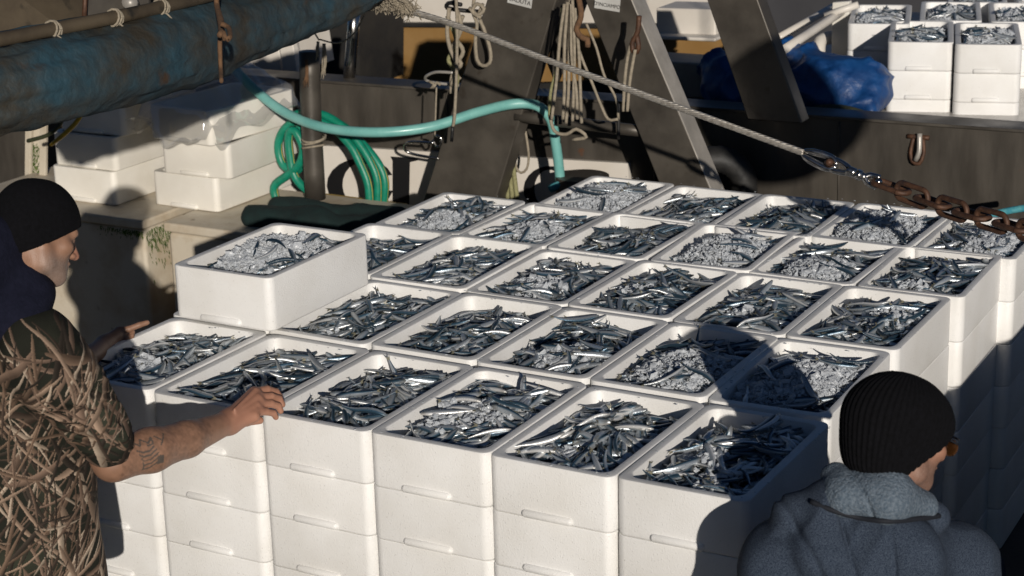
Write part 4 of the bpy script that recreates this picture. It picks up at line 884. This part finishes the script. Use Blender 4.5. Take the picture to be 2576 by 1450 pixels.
f = blend([ell((4.06, -.2, 1.45), (.36, .3, .34))], .05); V, F = nets(f, .03, .05, lambda P: .06 * vnoise(P, 4.)); obj('blocker_shape', V, F, M['olive'], hl_)
one('crane_cable', [(4.1, -.2, 1.75), (4.1, -.2, 6.)], .01, M['wire'], 'cable added to hold up the unseen shading lump', 'cable', parent=None)  # added only to carry the unseen lump
# ------------------------------------------------------------------ people
def nrm(v): v = A(v, float); return v / np.linalg.norm(v)
def head_prims(c, Fd, Ud, k=1.):
    Sd = np.cross(Fd, Ud); ax = A([Sd, Fd, Ud])
    def L(s, f, u): return c + k * (Sd * s + Fd * f + Ud * u)
    P = [ell(L(0, -.005, .015), A([.076, .097, .092]) * k, ax), (ell(L(0, .035, -.05), A([.062, .058, .068]) * k, ax), .03), (ell(L(0, .066, -.098), A([.026, .022, .02]) * k, ax), .03),
         (cone(L(.045, .02, -.085), L(.0, .072, -.1), .022 * k, .018 * k), .03), (cone(L(-.045, .02, -.085), L(0, .072, -.1), .022 * k, .018 * k), .03),
         (cone(L(.058, .0, -.05), L(.05, .015, -.085), .02 * k, .02 * k), .02), (cone(L(-.058, .0, -.05), L(-.05, .015, -.085), .02 * k, .02 * k), .02),
         (cone(L(-.036, .078, .012), L(.036, .078, .012), .014 * k, .014 * k), .02),
         (cone(L(0, .09, .0), L(0, .112, -.036), .008 * k, .0115 * k), .014), (ell(L(.011, .1, -.04), A([.009, .01, .008]) * k, ax), .008), (ell(L(-.011, .1, -.04), A([.009, .01, .008]) * k, ax), .008),
         (ell(L(0, .091, -.063), A([.024, .011, .006]) * k, ax), .008), (ell(L(0, .089, -.074), A([.02, .011, .0065]) * k, ax), .006),
         (ell(L(.05, .062, -.03), A([.02, .02, .018]) * k, ax), .02), (ell(L(-.05, .062, -.03), A([.02, .02, .018]) * k, ax), .02),
         (ell(L(.032, .095, -.004), A([.015, .01, .009]) * k, ax), -.012), (ell(L(-.032, .095, -.004), A([.015, .01, .009]) * k, ax), -.012),
         (ell(L(.031, .079, -.004), A([.0115, .0115, .0105]) * k, ax), .003), (ell(L(-.031, .079, -.004), A([.0115, .0115, .0105]) * k, ax), .003),
         (ell(L(.076, -.008, -.015), A([.008, .018, .03]) * k, ax), .006), (ell(L(-.076, -.008, -.015), A([.008, .018, .03]) * k, ax), .006)]
    return P, L, ax
SK = A([.275, .15, .095])
def skin_col(V, base=SK):
    n = vnoise(V, 9.)[:, None]; n2 = vnoise(V, 70.)[:, None]; return base * (1 + .35 * n + .22 * n2) * A([1, 1 - .0, 1.])
def clip_half(f, p, n):
    p, n = A(p), nrm(n)
    def g(P): return np.maximum(f(P), (P - p) @ n)
    g.bb = f.bb; return g
# ---- man at the left, camouflage jacket
c = at(96, 582, 5.30); Fd = nrm(RT * .80 + FW * .56 - UP * .26); Ud = nrm(UP - Fd * (UP @ Fd) - np.cross(Fd, UP) * .06); Ud = nrm(Ud - Fd * (Ud @ Fd))
kh = 1.06; HP, L, ax = head_prims(c, Fd, Ud, kh)
neck = (cone(L(0, -.03, -.05), L(0, -.06, -.2), .06, .065), .03)
V1, F1 = nets(blend(HP + [neck], .01), .0028)
W1 = at(575, 1062, 5.62); E1 = at(285, 1158, 5.28); Sh = at(95, 860, 5.2)
def mp(u, v, d=5.66): return at(u, v, d)
arm = [cone(Sh, E1, .055, .05), (cone(E1, at(380, 1132, 5.36), .056, .0605), .03), (cone(at(380, 1132, 5.36), at(470, 1105, 5.46), .0605, .05), .02), (cone(at(470, 1105, 5.46), W1, .05, .033), .02),
       (ell(W1, (.036, .036, .03)), .02)]
pk = nrm(mp(650, 1010, 5.74) - W1)
hand = [(cone(W1, mp(640, 990, 5.72), .03, .021), .02), (cone(W1, mp(646, 1008, 5.70), .03, .022), .015), (cone(W1, mp(644, 1030, 5.68), .029, .021), .015), (cone(W1, mp(638, 1048, 5.65), .026, .019), .015)]
def finger(a, b, d_, e, r): return [(cone(a, b, r * 1.12, r), .009), (cone(b, d_, r, r * .92), .003), (cone(d_, e, r * .92, r * .8), .003)]
fing = finger(mp(642, 986, 5.73), mp(672, 980, 5.76), mp(694, 986, 5.79), mp(704, 998, 5.80), .0118) + finger(mp(648, 1000, 5.71), mp(682, 998, 5.74), mp(702, 1004, 5.765), mp(710, 1018, 5.77), .0124) \
    + finger(mp(648, 1018, 5.69), mp(682, 1016, 5.72), mp(700, 1022, 5.74), mp(706, 1034, 5.745), .0118) + finger(mp(642, 1036, 5.66), mp(670, 1036, 5.69), mp(688, 1040, 5.71), mp(694, 1050, 5.72), .0108) \
    + [(cone(W1 + UP * .004, mp(620, 1060, 5.67), .02, .015), .012), (cone(mp(620, 1060, 5.67), mp(654, 1058, 5.70), .014, .011), .006)]
tend = [(cone(mp(590, 1030, 5.60), mp(642, 980, 5.705), .004, .005), .008), (cone(mp(592, 1038, 5.6), mp(648, 997, 5.69), .004, .005), .008), (cone(mp(592, 1046, 5.6), mp(648, 1018, 5.67), .004, .005), .008)]
Vh, Fh = nets(blend(arm + hand + fing + tend, .02), .0027)
# other arm, reaching past the first stack
W2 = at(262, 868, 6.45); arm2 = [cone(at(20, 860, 5.5), at(150, 960, 6.1), .055, .045), (cone(at(150, 960, 6.1), W2, .045, .03), .02), (cone(W2, at(300, 838, 6.5), .028, .02), .02), (cone(at(292, 850, 6.5), at(300, 868, 6.5), .02, .016), .015)]
arm2 += finger(at(300, 832, 6.5), at(325, 828, 6.5), at(350, 818, 6.51), at(370, 812, 6.52), .011) + finger(at(295, 842, 6.5), at(318, 850, 6.5), at(330, 846, 6.51), at(333, 836, 6.52), .0115) + finger(at(300, 860, 6.5), at(320, 872, 6.51), at(330, 885, 6.52), at(328, 900, 6.52), .010) + finger(at(296, 868, 6.5), at(312, 882, 6.51), at(320, 896, 6.52), at(316, 910, 6.52), .0095) + finger(at(290, 872, 6.5), at(302, 888, 6.51), at(308, 900, 6.52), at(304, 912, 6.52), .009)
Va, Fa = nets(blend(arm2, .02), .0035)
def body_parts(hipc, shc, dirx, g=.0, leg=1.):
    """torso and legs under the clothes, down to the ground"""
    hip = A(hipc); sh = A(shc); dirx = nrm(dirx); P = [cone(hip, sh, .13 + g, (.14 if g >= 0 else .12) + g), (cone(hip + dirx * .09, hip - dirx * .09, .12 + g, .12 + g), .05), (cone(sh + dirx * .12, sh - dirx * .12, .065 + g, .065 + g), .06)]
    kneeL = A([hip[0], hip[1], 0]) + dirx * .11; kneeR = A([hip[0], hip[1], 0]) - dirx * .11
    for s in (1, -1):
        h_ = hip + dirx * .09 * s; kn = A([h_[0], h_[1], (h_[2] + GZ) / 2]) + dirx * .02 * s; an = A([h_[0], h_[1], GZ + .09]) + dirx * .03 * s
        P += [(cone(h_, kn, .09 + g, .06 + g), .04), (cone(kn, an, .058 + g, .042 + g), .03)]
    return P
tc = at(60, 1180, 5.42); hipc = A([tc[0] - .02, tc[1] + .0, GZ + .93]); shc = at(40, 880, 5.4); dx1 = nrm([RT[0] * .35 - .0 + FW[0], RT[1] * .35 + FW[1], 0])
Vb, Fb = nets(blend(body_parts(hipc, shc, dx1), .05), .02)
V, F = join([(V1, F1), (Vh, Fh), (Va, Fa), (Vb, Fb)])
col = skin_col(V)
# stubble on the jaw, redder nose and knuckles, tattoo lines on the forearm
lc = (V[:len(V1)] - c) @ ax.T / kh; beard = np.clip((-lc[:, 2] - .045) / .03, 0, 1) * np.clip((lc[:, 1] + .01) / .03, 0, 1) * (np.linalg.norm(lc, axis=1) < .16)
rs = np.random.RandomState(2).rand(len(V1)); col[:len(V1)] = col[:len(V1)] * (1 - .45 * beard[:, None]) + A([.2, .19, .18]) * (.45 * beard * (.6 + .8 * rs))[:, None]
nose = np.exp(-(np.linalg.norm(lc - A([0, .112, -.036]), axis=1) / .02) ** 2)[:, None]; col[:len(V1)] = col[:len(V1)] * (1 - .5 * nose) + A([.5, .2, .14]) * .5 * nose
i0 = len(V1); Va_ = V[i0:i0 + len(Vh)]
pu = 1288 + F_PX * ((Va_ - CAM) @ RT) / ((Va_ - CAM) @ FW); pv = 724.8 - F_PX * ((Va_ - CAM) @ UP) / ((Va_ - CAM) @ FW); front = np.ones(len(Va_), bool)
# (tattoo strokes are laid out on the outside of the forearm in its own length/girth coordinates)
axd = nrm(W1 - E1); al = (Va_ - E1) @ axd; rad_ = Va_ - E1 - al[:, None] * axd; vv = -rad_ @ nrm(UP - axd * (UP @ axd)); outer = (rad_ @ FW) < .012
def stroke(pts, w_):
    pts = A(pts); d = np.full(len(Va_), 9.)
    for a, b in zip(pts[:-1], pts[1:]):
        e = b - a; t = np.clip(((al - a[0]) * e[0] + (vv - a[1]) * e[1]) / (e @ e + 1e-9), 0, 1); d = np.minimum(d, np.hypot(al - a[0] - t * e[0], vv - a[1] - t * e[1]))
    return (d < w_) & outer
tat = np.zeros(len(Va_), bool)
for k in range(5):
    s_ = .012 * k; tat |= stroke([(.035 + .004 * k, -.02 + s_), (.05, -.012 + s_), (.07, -.012 + s_), (.085 + .004 * k, -.022 + s_ * .8)], .0022)
tat |= stroke([(.02, -.03), (.035, -.042), (.05, -.03), (.06, -.045), (.075, -.032), (.09, -.045), (.085, -.028), (.07, -.026)], .0022) | stroke([(.10, -.045), (.115, -.03), (.105, -.02), (.12, -.035), (.13, -.045)], .0022)
tat |= (np.abs(al - .098) < .009) & (np.abs(vv - .018) < .012) & outer
hair = vnoise(Va_ * A([1, 1, 1]) @ A([[1, .2, 0], [0, 1, .3], [.2, 0, 1]]) , 160.) * .5
armpart = (al > -.02) & (al < .32)
colA = col[i0:i0 + len(Vh)]; colA[armpart] *= (.86 + hair[armpart] * .9)[:, None]; colA[tat] = colA[tat] * .28 + A([.02, .03, .03]); col[i0:i0 + len(Vh)] = colA
kn_ = np.clip((al - .36) / .08, 0, 1)[:, None]; col[i0:i0 + len(Vh)] = col[i0:i0 + len(Vh)] * (1 - .25 * kn_) + A([.6, .25, .17]) * .25 * kn_
p1 = obj('person', V, F, M['skin'], col=col); tag(p1, 'man in camouflage jacket and black beanie gripping the crates with a tattooed arm', 'person')
hatf = blend([ell(L(0, -.012, .03), A([.092, .117, .106]) * kh, ax), (ell(L(0, -.05, -.02), A([.088, .085, .085]) * kh, ax), .03)], .03)
hn = nrm(-Ud * .8 + Fd * .62); V, F = nets(clip_half(hatf, L(0, .085, .028), hn), .0045, .02, lambda P: .006 * vnoise(P, 14.)); obj('beanie', V, F, M['beanie'], p1)
sc_ = [cone(L(.0, .03, -.155), L(0, .02, -.20), .055, .06), cone(L(.0, -.10, -.06), L(0, -.17, -.17), .075, .10), (cone(L(0, -.03, -.15), L(.0, -.03, -.23), .078, .1), .04), (cone(L(-.03, .03, -.17), L(0, .01, -.24), .045, .06), .03), (cone(L(0, -.14, -.1), L(0, -.2, -.22), .1, .12), .05), (cone(L(.04, .02, -.17), L(.05, .0, -.24), .045, .06), .03)]
V, F = nets(blend(sc_, .04), .007, .03, lambda P: .012 * vnoise(P, 12.) + .008 * np.abs(vnoise(P @ A([[1, 0, 0], [0, 1, 0], [0, 0, 3.]]), 9.))); obj('scarf', V, F, M['navy'], p1)
jk = [cone(at(40, 1010, 5.42), at(60, 1500, 5.5), .185, .20), (cone(at(-40, 880, 5.5), at(90, 905, 5.3), .12, .115), .07), (cone(at(80, 1250, 5.45), at(118, 1700, 5.55), .17, .19), .06), (cone(at(95, 870, 5.22), at(160, 960, 5.2), .105, .105), .06), (cone(at(160, 960, 5.2), at(262, 1105, 5.24), .10, .078), .05), (cone(at(235, 1060, 5.24), at(272, 1112, 5.27), .084, .073), .02), (cone(at(-60, 900, 5.5), at(120, 970, 6.0), .09, .07), .06)]
def jn(P):
    d = np.exp(-((P - at(230, 1040, 5.2)) ** 2).sum(1) / .02)
    return .022 * vnoise(P, 6.) + .012 * vnoise(P, 15.) + .030 * d * np.abs(vnoise(P @ A([[1, .5, .3], [-.5, 1, .8], [0, -.5, 2.4]]), 16.)) * 2
# drawstring level the jacket ends at the hips
jf = blend(jk, .05); jb = jf.bb; jf.bb = (np.maximum(jb[0], [-9, -9, GZ + .75]), jb[1]); jc = clip_half(jf, [0, 0, GZ + .78], [0, 0, -1]); jc.bb = jf.bb
V, F = nets(jc, .0045, .02, jn)
V, F = subdiv(V, F)
# reeds and grass printed on the cloth: strokes in body coordinates (around / along)
ctr = at(60, 1100, 5.45); ang_ = np.arctan2((V - ctr) @ FW, (V - ctr) @ RT); uu = (V - ctr) @ RT + .35 * ((V - ctr) @ FW); vv_ = (V - ctr) @ A([0, 0, 1.]) - .25 * ((V - ctr) @ FW)
colj = np.tile(A([.014, .015, .011]), (len(V), 1)); rj = np.random.RandomState(21)
colj += np.clip(vnoise(V, 11.), 0, 1)[:, None] * A([.05, .055, .035])
pal = [A([.14, .095, .066]), A([.25, .18, .13]), A([.05, .036, .027]), A([.36, .29, .22]), A([.035, .028, .022]), A([.16, .11, .08])]
for k in range(1050):
    u0, v0 = rj.uniform(-.42, .42), rj.uniform(-.75, .42); th = rj.choice([rj.normal(1.0, .3), rj.normal(2.2, .35), rj.uniform(0, 3.14)]); ln = rj.uniform(.06, .26); cv = rj.normal(0, 1.0); wd = rj.uniform(.002, .006) if k % 7 else rj.uniform(.007, .012)
    du, dv_ = uu - u0, vv_ - v0; s_ = du * math.cos(th) + dv_ * math.sin(th); t_ = -du * math.sin(th) + dv_ * math.cos(th) - cv * s_ * s_
    mk = (np.abs(s_) < ln / 2) & (np.abs(t_) < wd * (1 - (2 * s_ / ln) ** 2 * .7)); sh_ = (.75 + .5 * (t_ / wd))[:, None]; colj = np.where(mk[:, None], pal[rj.randint(6)] * (.75 + .5 * rj.rand()) * np.clip(sh_, .45, 1.3), colj)
obj('camouflage_jacket', V, F, M['camo'], p1, col=colj * A([1.1, 1.08, 1.08]))
tr_ = body_parts(hipc, hipc + [0, 0, .1], dx1, .02); V, F = nets(blend(tr_[:2] + tr_[3:], .05), .02); obj('trousers', V, F, M['trousers'], p1)
# ---- man at the right, seen from behind
c = at(2272, 1080, 4.701); Fd = nrm(RT * .89 + FW * .44 - UP * .25); Ud = nrm(UP - Fd * (UP @ Fd) + np.cross(Fd, UP) * .05); Ud = nrm(Ud - Fd * (Ud @ Fd))
HP, L, ax = head_prims(c, Fd, Ud, 1.13)
V1, F1 = nets(blend(HP + [(cone(L(0, -.03, -.05), L(0, -.03, -.15), .060, .055), .03)], .01), .0026)
shc = at(2190, 1480, 4.828); hipc = A([shc[0] + .02, shc[1] - .02, GZ + .95]); dx2 = nrm([RT[0], RT[1], 0])
bp_ = body_parts(hipc, shc, dx2, -.04); hz = []
for s in (1, -1):                                   # arms hang down in front, hands closed on the coat front
    s0 = shc + dx2 * .15 * s; s0 = s0 - A([0, 0, .06]); e_ = s0 + A([0, 0, -.28]) - dx2 * .0 * s; w_ = e_ + A([FW[0] * .2, FW[1] * .2, -.12]) - dx2 * .05 * s; bp_ += [(cone(s0, e_, .05, .042), .04), (cone(e_, w_, .042, .03), .02)]; hz.append((w_, s))
Vb, Fb = nets(blend(bp_, .05), .018); parts = [(V1, F1), (Vb, Fb)]
for w_, s in hz:
    fdir = nrm([FW[0] * .5, FW[1] * .5, -.8]); sdv = nrm(np.cross(fdir, [0, 0, 1.])); hp_ = [cone(w_, w_ + fdir * .07, .026, .03)]
    for q in range(4): a = w_ + fdir * .08 + sdv * (q - 1.5) * .019; hp_ += finger(a, a + fdir * .035, a + fdir * .05 - A([0, 0, .02]) - sdv * 0, a + fdir * .045 - A([0, 0, .045]), .009)
    hp_ += [(cone(w_ + fdir * .02 + sdv * .02 * -s, w_ + fdir * .07 + sdv * .05 * -s, .014, .01), .01)]; parts.append(nets(blend(hp_, .015), .005))
V, F = join(parts); col = skin_col(V, A([.32, .16, .105])); n1 = len(V1)
lc = (V[:n1] - c) @ ax.T / 1.13; beard = np.clip((-lc[:, 2] - .035) / .03, 0, 1) * np.clip((lc[:, 1] + .015) / .03, 0, 1) * (np.linalg.norm(lc, axis=1) < .16); rs = np.random.RandomState(4).rand(n1)
col[:n1] = col[:n1] * (1 - .45 * beard[:, None]) + A([.13, .11, .1]) * (.45 * beard * (.4 + 1.2 * rs))[:, None]
p2 = obj('person', V, F, M['skin'], col=col); tag(p2, 'man seen from behind in a blue grey fleece hoodie and sunglasses', 'person')
hatf = blend([ell(L(0, -.02, .012), A([.126, .143, .122]), ax), (ell(L(0, -.045, -.05), A([.1, .094, .098]), ax), .03)], .03)
cen = L(0, -.03, .1)
def ribs(P):
    q = (P - L(0, -.012, .0)) @ ax.T; a = np.arctan2(q[:, 0], q[:, 1]); rr = np.hypot(q[:, 0], q[:, 1]); return .0016 * np.sin(a * 58) * np.clip(rr / .05, 0, 1) + .004 * vnoise(P, 12.)
V, F = nets(clip_half(hatf, L(0, .088, .03), nrm(-Ud * .66 + Fd * .78)), .0028, .02, ribs); obj('beanie', V, F, M['beanie'], p2)
m = MB(); r_in = []
for s in (-1, 1): m.tube([L(.079 * s, .0, -.0), L(.079 * s, .06, .0), L(.066 * s, .098, -.004)], .0028, 6, .01)
m.tube([L(-.066, .1, .006), L(-.03, .112, .01), L(0, .116, .006), L(.03, .112, .01), L(.066, .1, .006)], .0028, 6, .01); m.build('sunglasses_frame', M['piping'], p2, True)
for s in (-1, 1):
    V, F = nets(ell(L(.036 * s, .106, -.014), (.029, .0045, .022), ax), .003); obj('sunglasses_lens', V, F, M['glass_brown'], p2)
# camouflage neck gaiter
gf = blend([cone(L(0, -.03, -.10), L(0, -.025, -.14), .066, .070), (cone(L(0, -.01, -.11), L(0, .012, -.155), .066, .07), .03)], .02); V, F = nets(gf, .004, .02, lambda P: .006 * vnoise(P, 20.))
n = vnoise(V, 17.); n2 = vnoise(V + 7, 15.); cg = np.where((n > .08)[:, None], A([.6, .6, .57]), np.where((n2 > .0)[:, None], A([.03, .13, .06]), A([.02, .02, .02]))); obj('neck_gaiter', V, F, M['gaiter'], p2, col=cg)
# hoodie
hk = [cone(at(2000, 1420, 4.767), at(2385, 1430, 4.924), .125, .118), (cone(at(2190, 1420, 4.767), at(2190, 1900, 4.790), .155, .19), .08), (cone(at(1962, 1440, 4.723), at(1945, 1800, 4.678), .098, .085), .05), (cone(at(1992, 1290, 4.702), at(2085, 1268, 4.671), .050, .055), .04), (cone(at(2432, 1450, 4.946), at(2500, 1800, 4.946), .088, .078), .05), (cone(at(2200, 1300, 4.723), at(2190, 1430, 4.682), .085, .09), .04), (cone(at(2250, 1290, 4.812), at(2220, 1400, 4.790), .105, .13), .06)]
# the hood lies flat on the upper back
hk += [(ell(at(2200, 1385, 4.690), (.165, .10, .125)), .022), (cone(at(2075, 1300, 4.657), at(2060, 1400, 4.635), .05, .06), .03), (cone(at(2080, 1260, 4.678), at(2350, 1300, 4.723), .045, .04), .03)]
hf = blend(hk, .06); hb = hf.bb; hf.bb = (np.maximum(hb[0], [-9, -9, GZ + .78]), hb[1]); hc = clip_half(hf, [0, 0, GZ + .82], [0, 0, -1]); hc.bb = hf.bb
FA = nrm(RT + UP * .2)
def hn_(P):
    a = (P - at(2190, 1400, 4.790)) @ RT; b = (P - at(2190, 1400, 4.790)) @ UP
    g = .007 * np.exp(-((a + .075 + .25 * b) / .005) ** 2) + .007 * np.exp(-((a - .02 + .1 * b) / .004) ** 2) + .009 * np.exp(-((a + .16 + .5 * b) / .009) ** 2)
    return -.004 + .02 * vnoise(P, 5.) + .014 * vnoise(P, 11.) + .022 * np.abs(vnoise(P @ A([[1.2, 0, .8], [0, 1, 0], [-.6, 0, .5]]), 10.)) + g
V, F = nets(hc, .005, .03, hn_); obj('fleece_hoodie', V, F, M['marl'], p2)
ln_ = blend([cone(at(2100, 1200, 4.69), at(2118, 1245, 4.65), .022, .038), (cone(at(2128, 1226, 4.66), at(2232, 1232, 4.635), .044, .050), .04), (cone(at(2232, 1232, 4.635), at(2322, 1262, 4.69), .050, .024), .04),
             (cone(at(2125, 1258, 4.62), at(2232, 1268, 4.60), .030, .034), .06), (cone(at(2232, 1268, 4.60), at(2335, 1280, 4.66), .034, .018), .05), (cone(at(2098, 1196, 4.70), at(2112, 1208, 4.85), .026, .026), .03)], .05)
V, F = nets(ln_, .004, .02, lambda P: .005 * vnoise(P, 14.) + .003 * vnoise(P, 60.) + .006 * np.exp(-(((P - at(2190, 1262, 4.523)) @ RT + .4 * ((P - at(2190, 1262, 4.523)) @ UP)) / .004) ** 2)); obj('hood_lining', V, F, M['fleece'], p2)
def seam(pts, r): V, F = tube([at(*p) for p in pts], r, 8, .01); obj('piping', V, F, M['piping'], p2)
def edge(pts, r, f=hf, lift=.004):
    q = [onsurf(f, u, v, 4.0, 5.4, lift) for u, v in pts]; V, F = tube(q, r, 8, .01); obj('piping', V, F, M['piping'], p2)
both = blend([hf, ln_], .001)
edge([(2040, 1262), (2095, 1284), (2160, 1302), (2230, 1311), (2300, 1306), (2362, 1298)], .0068, both)
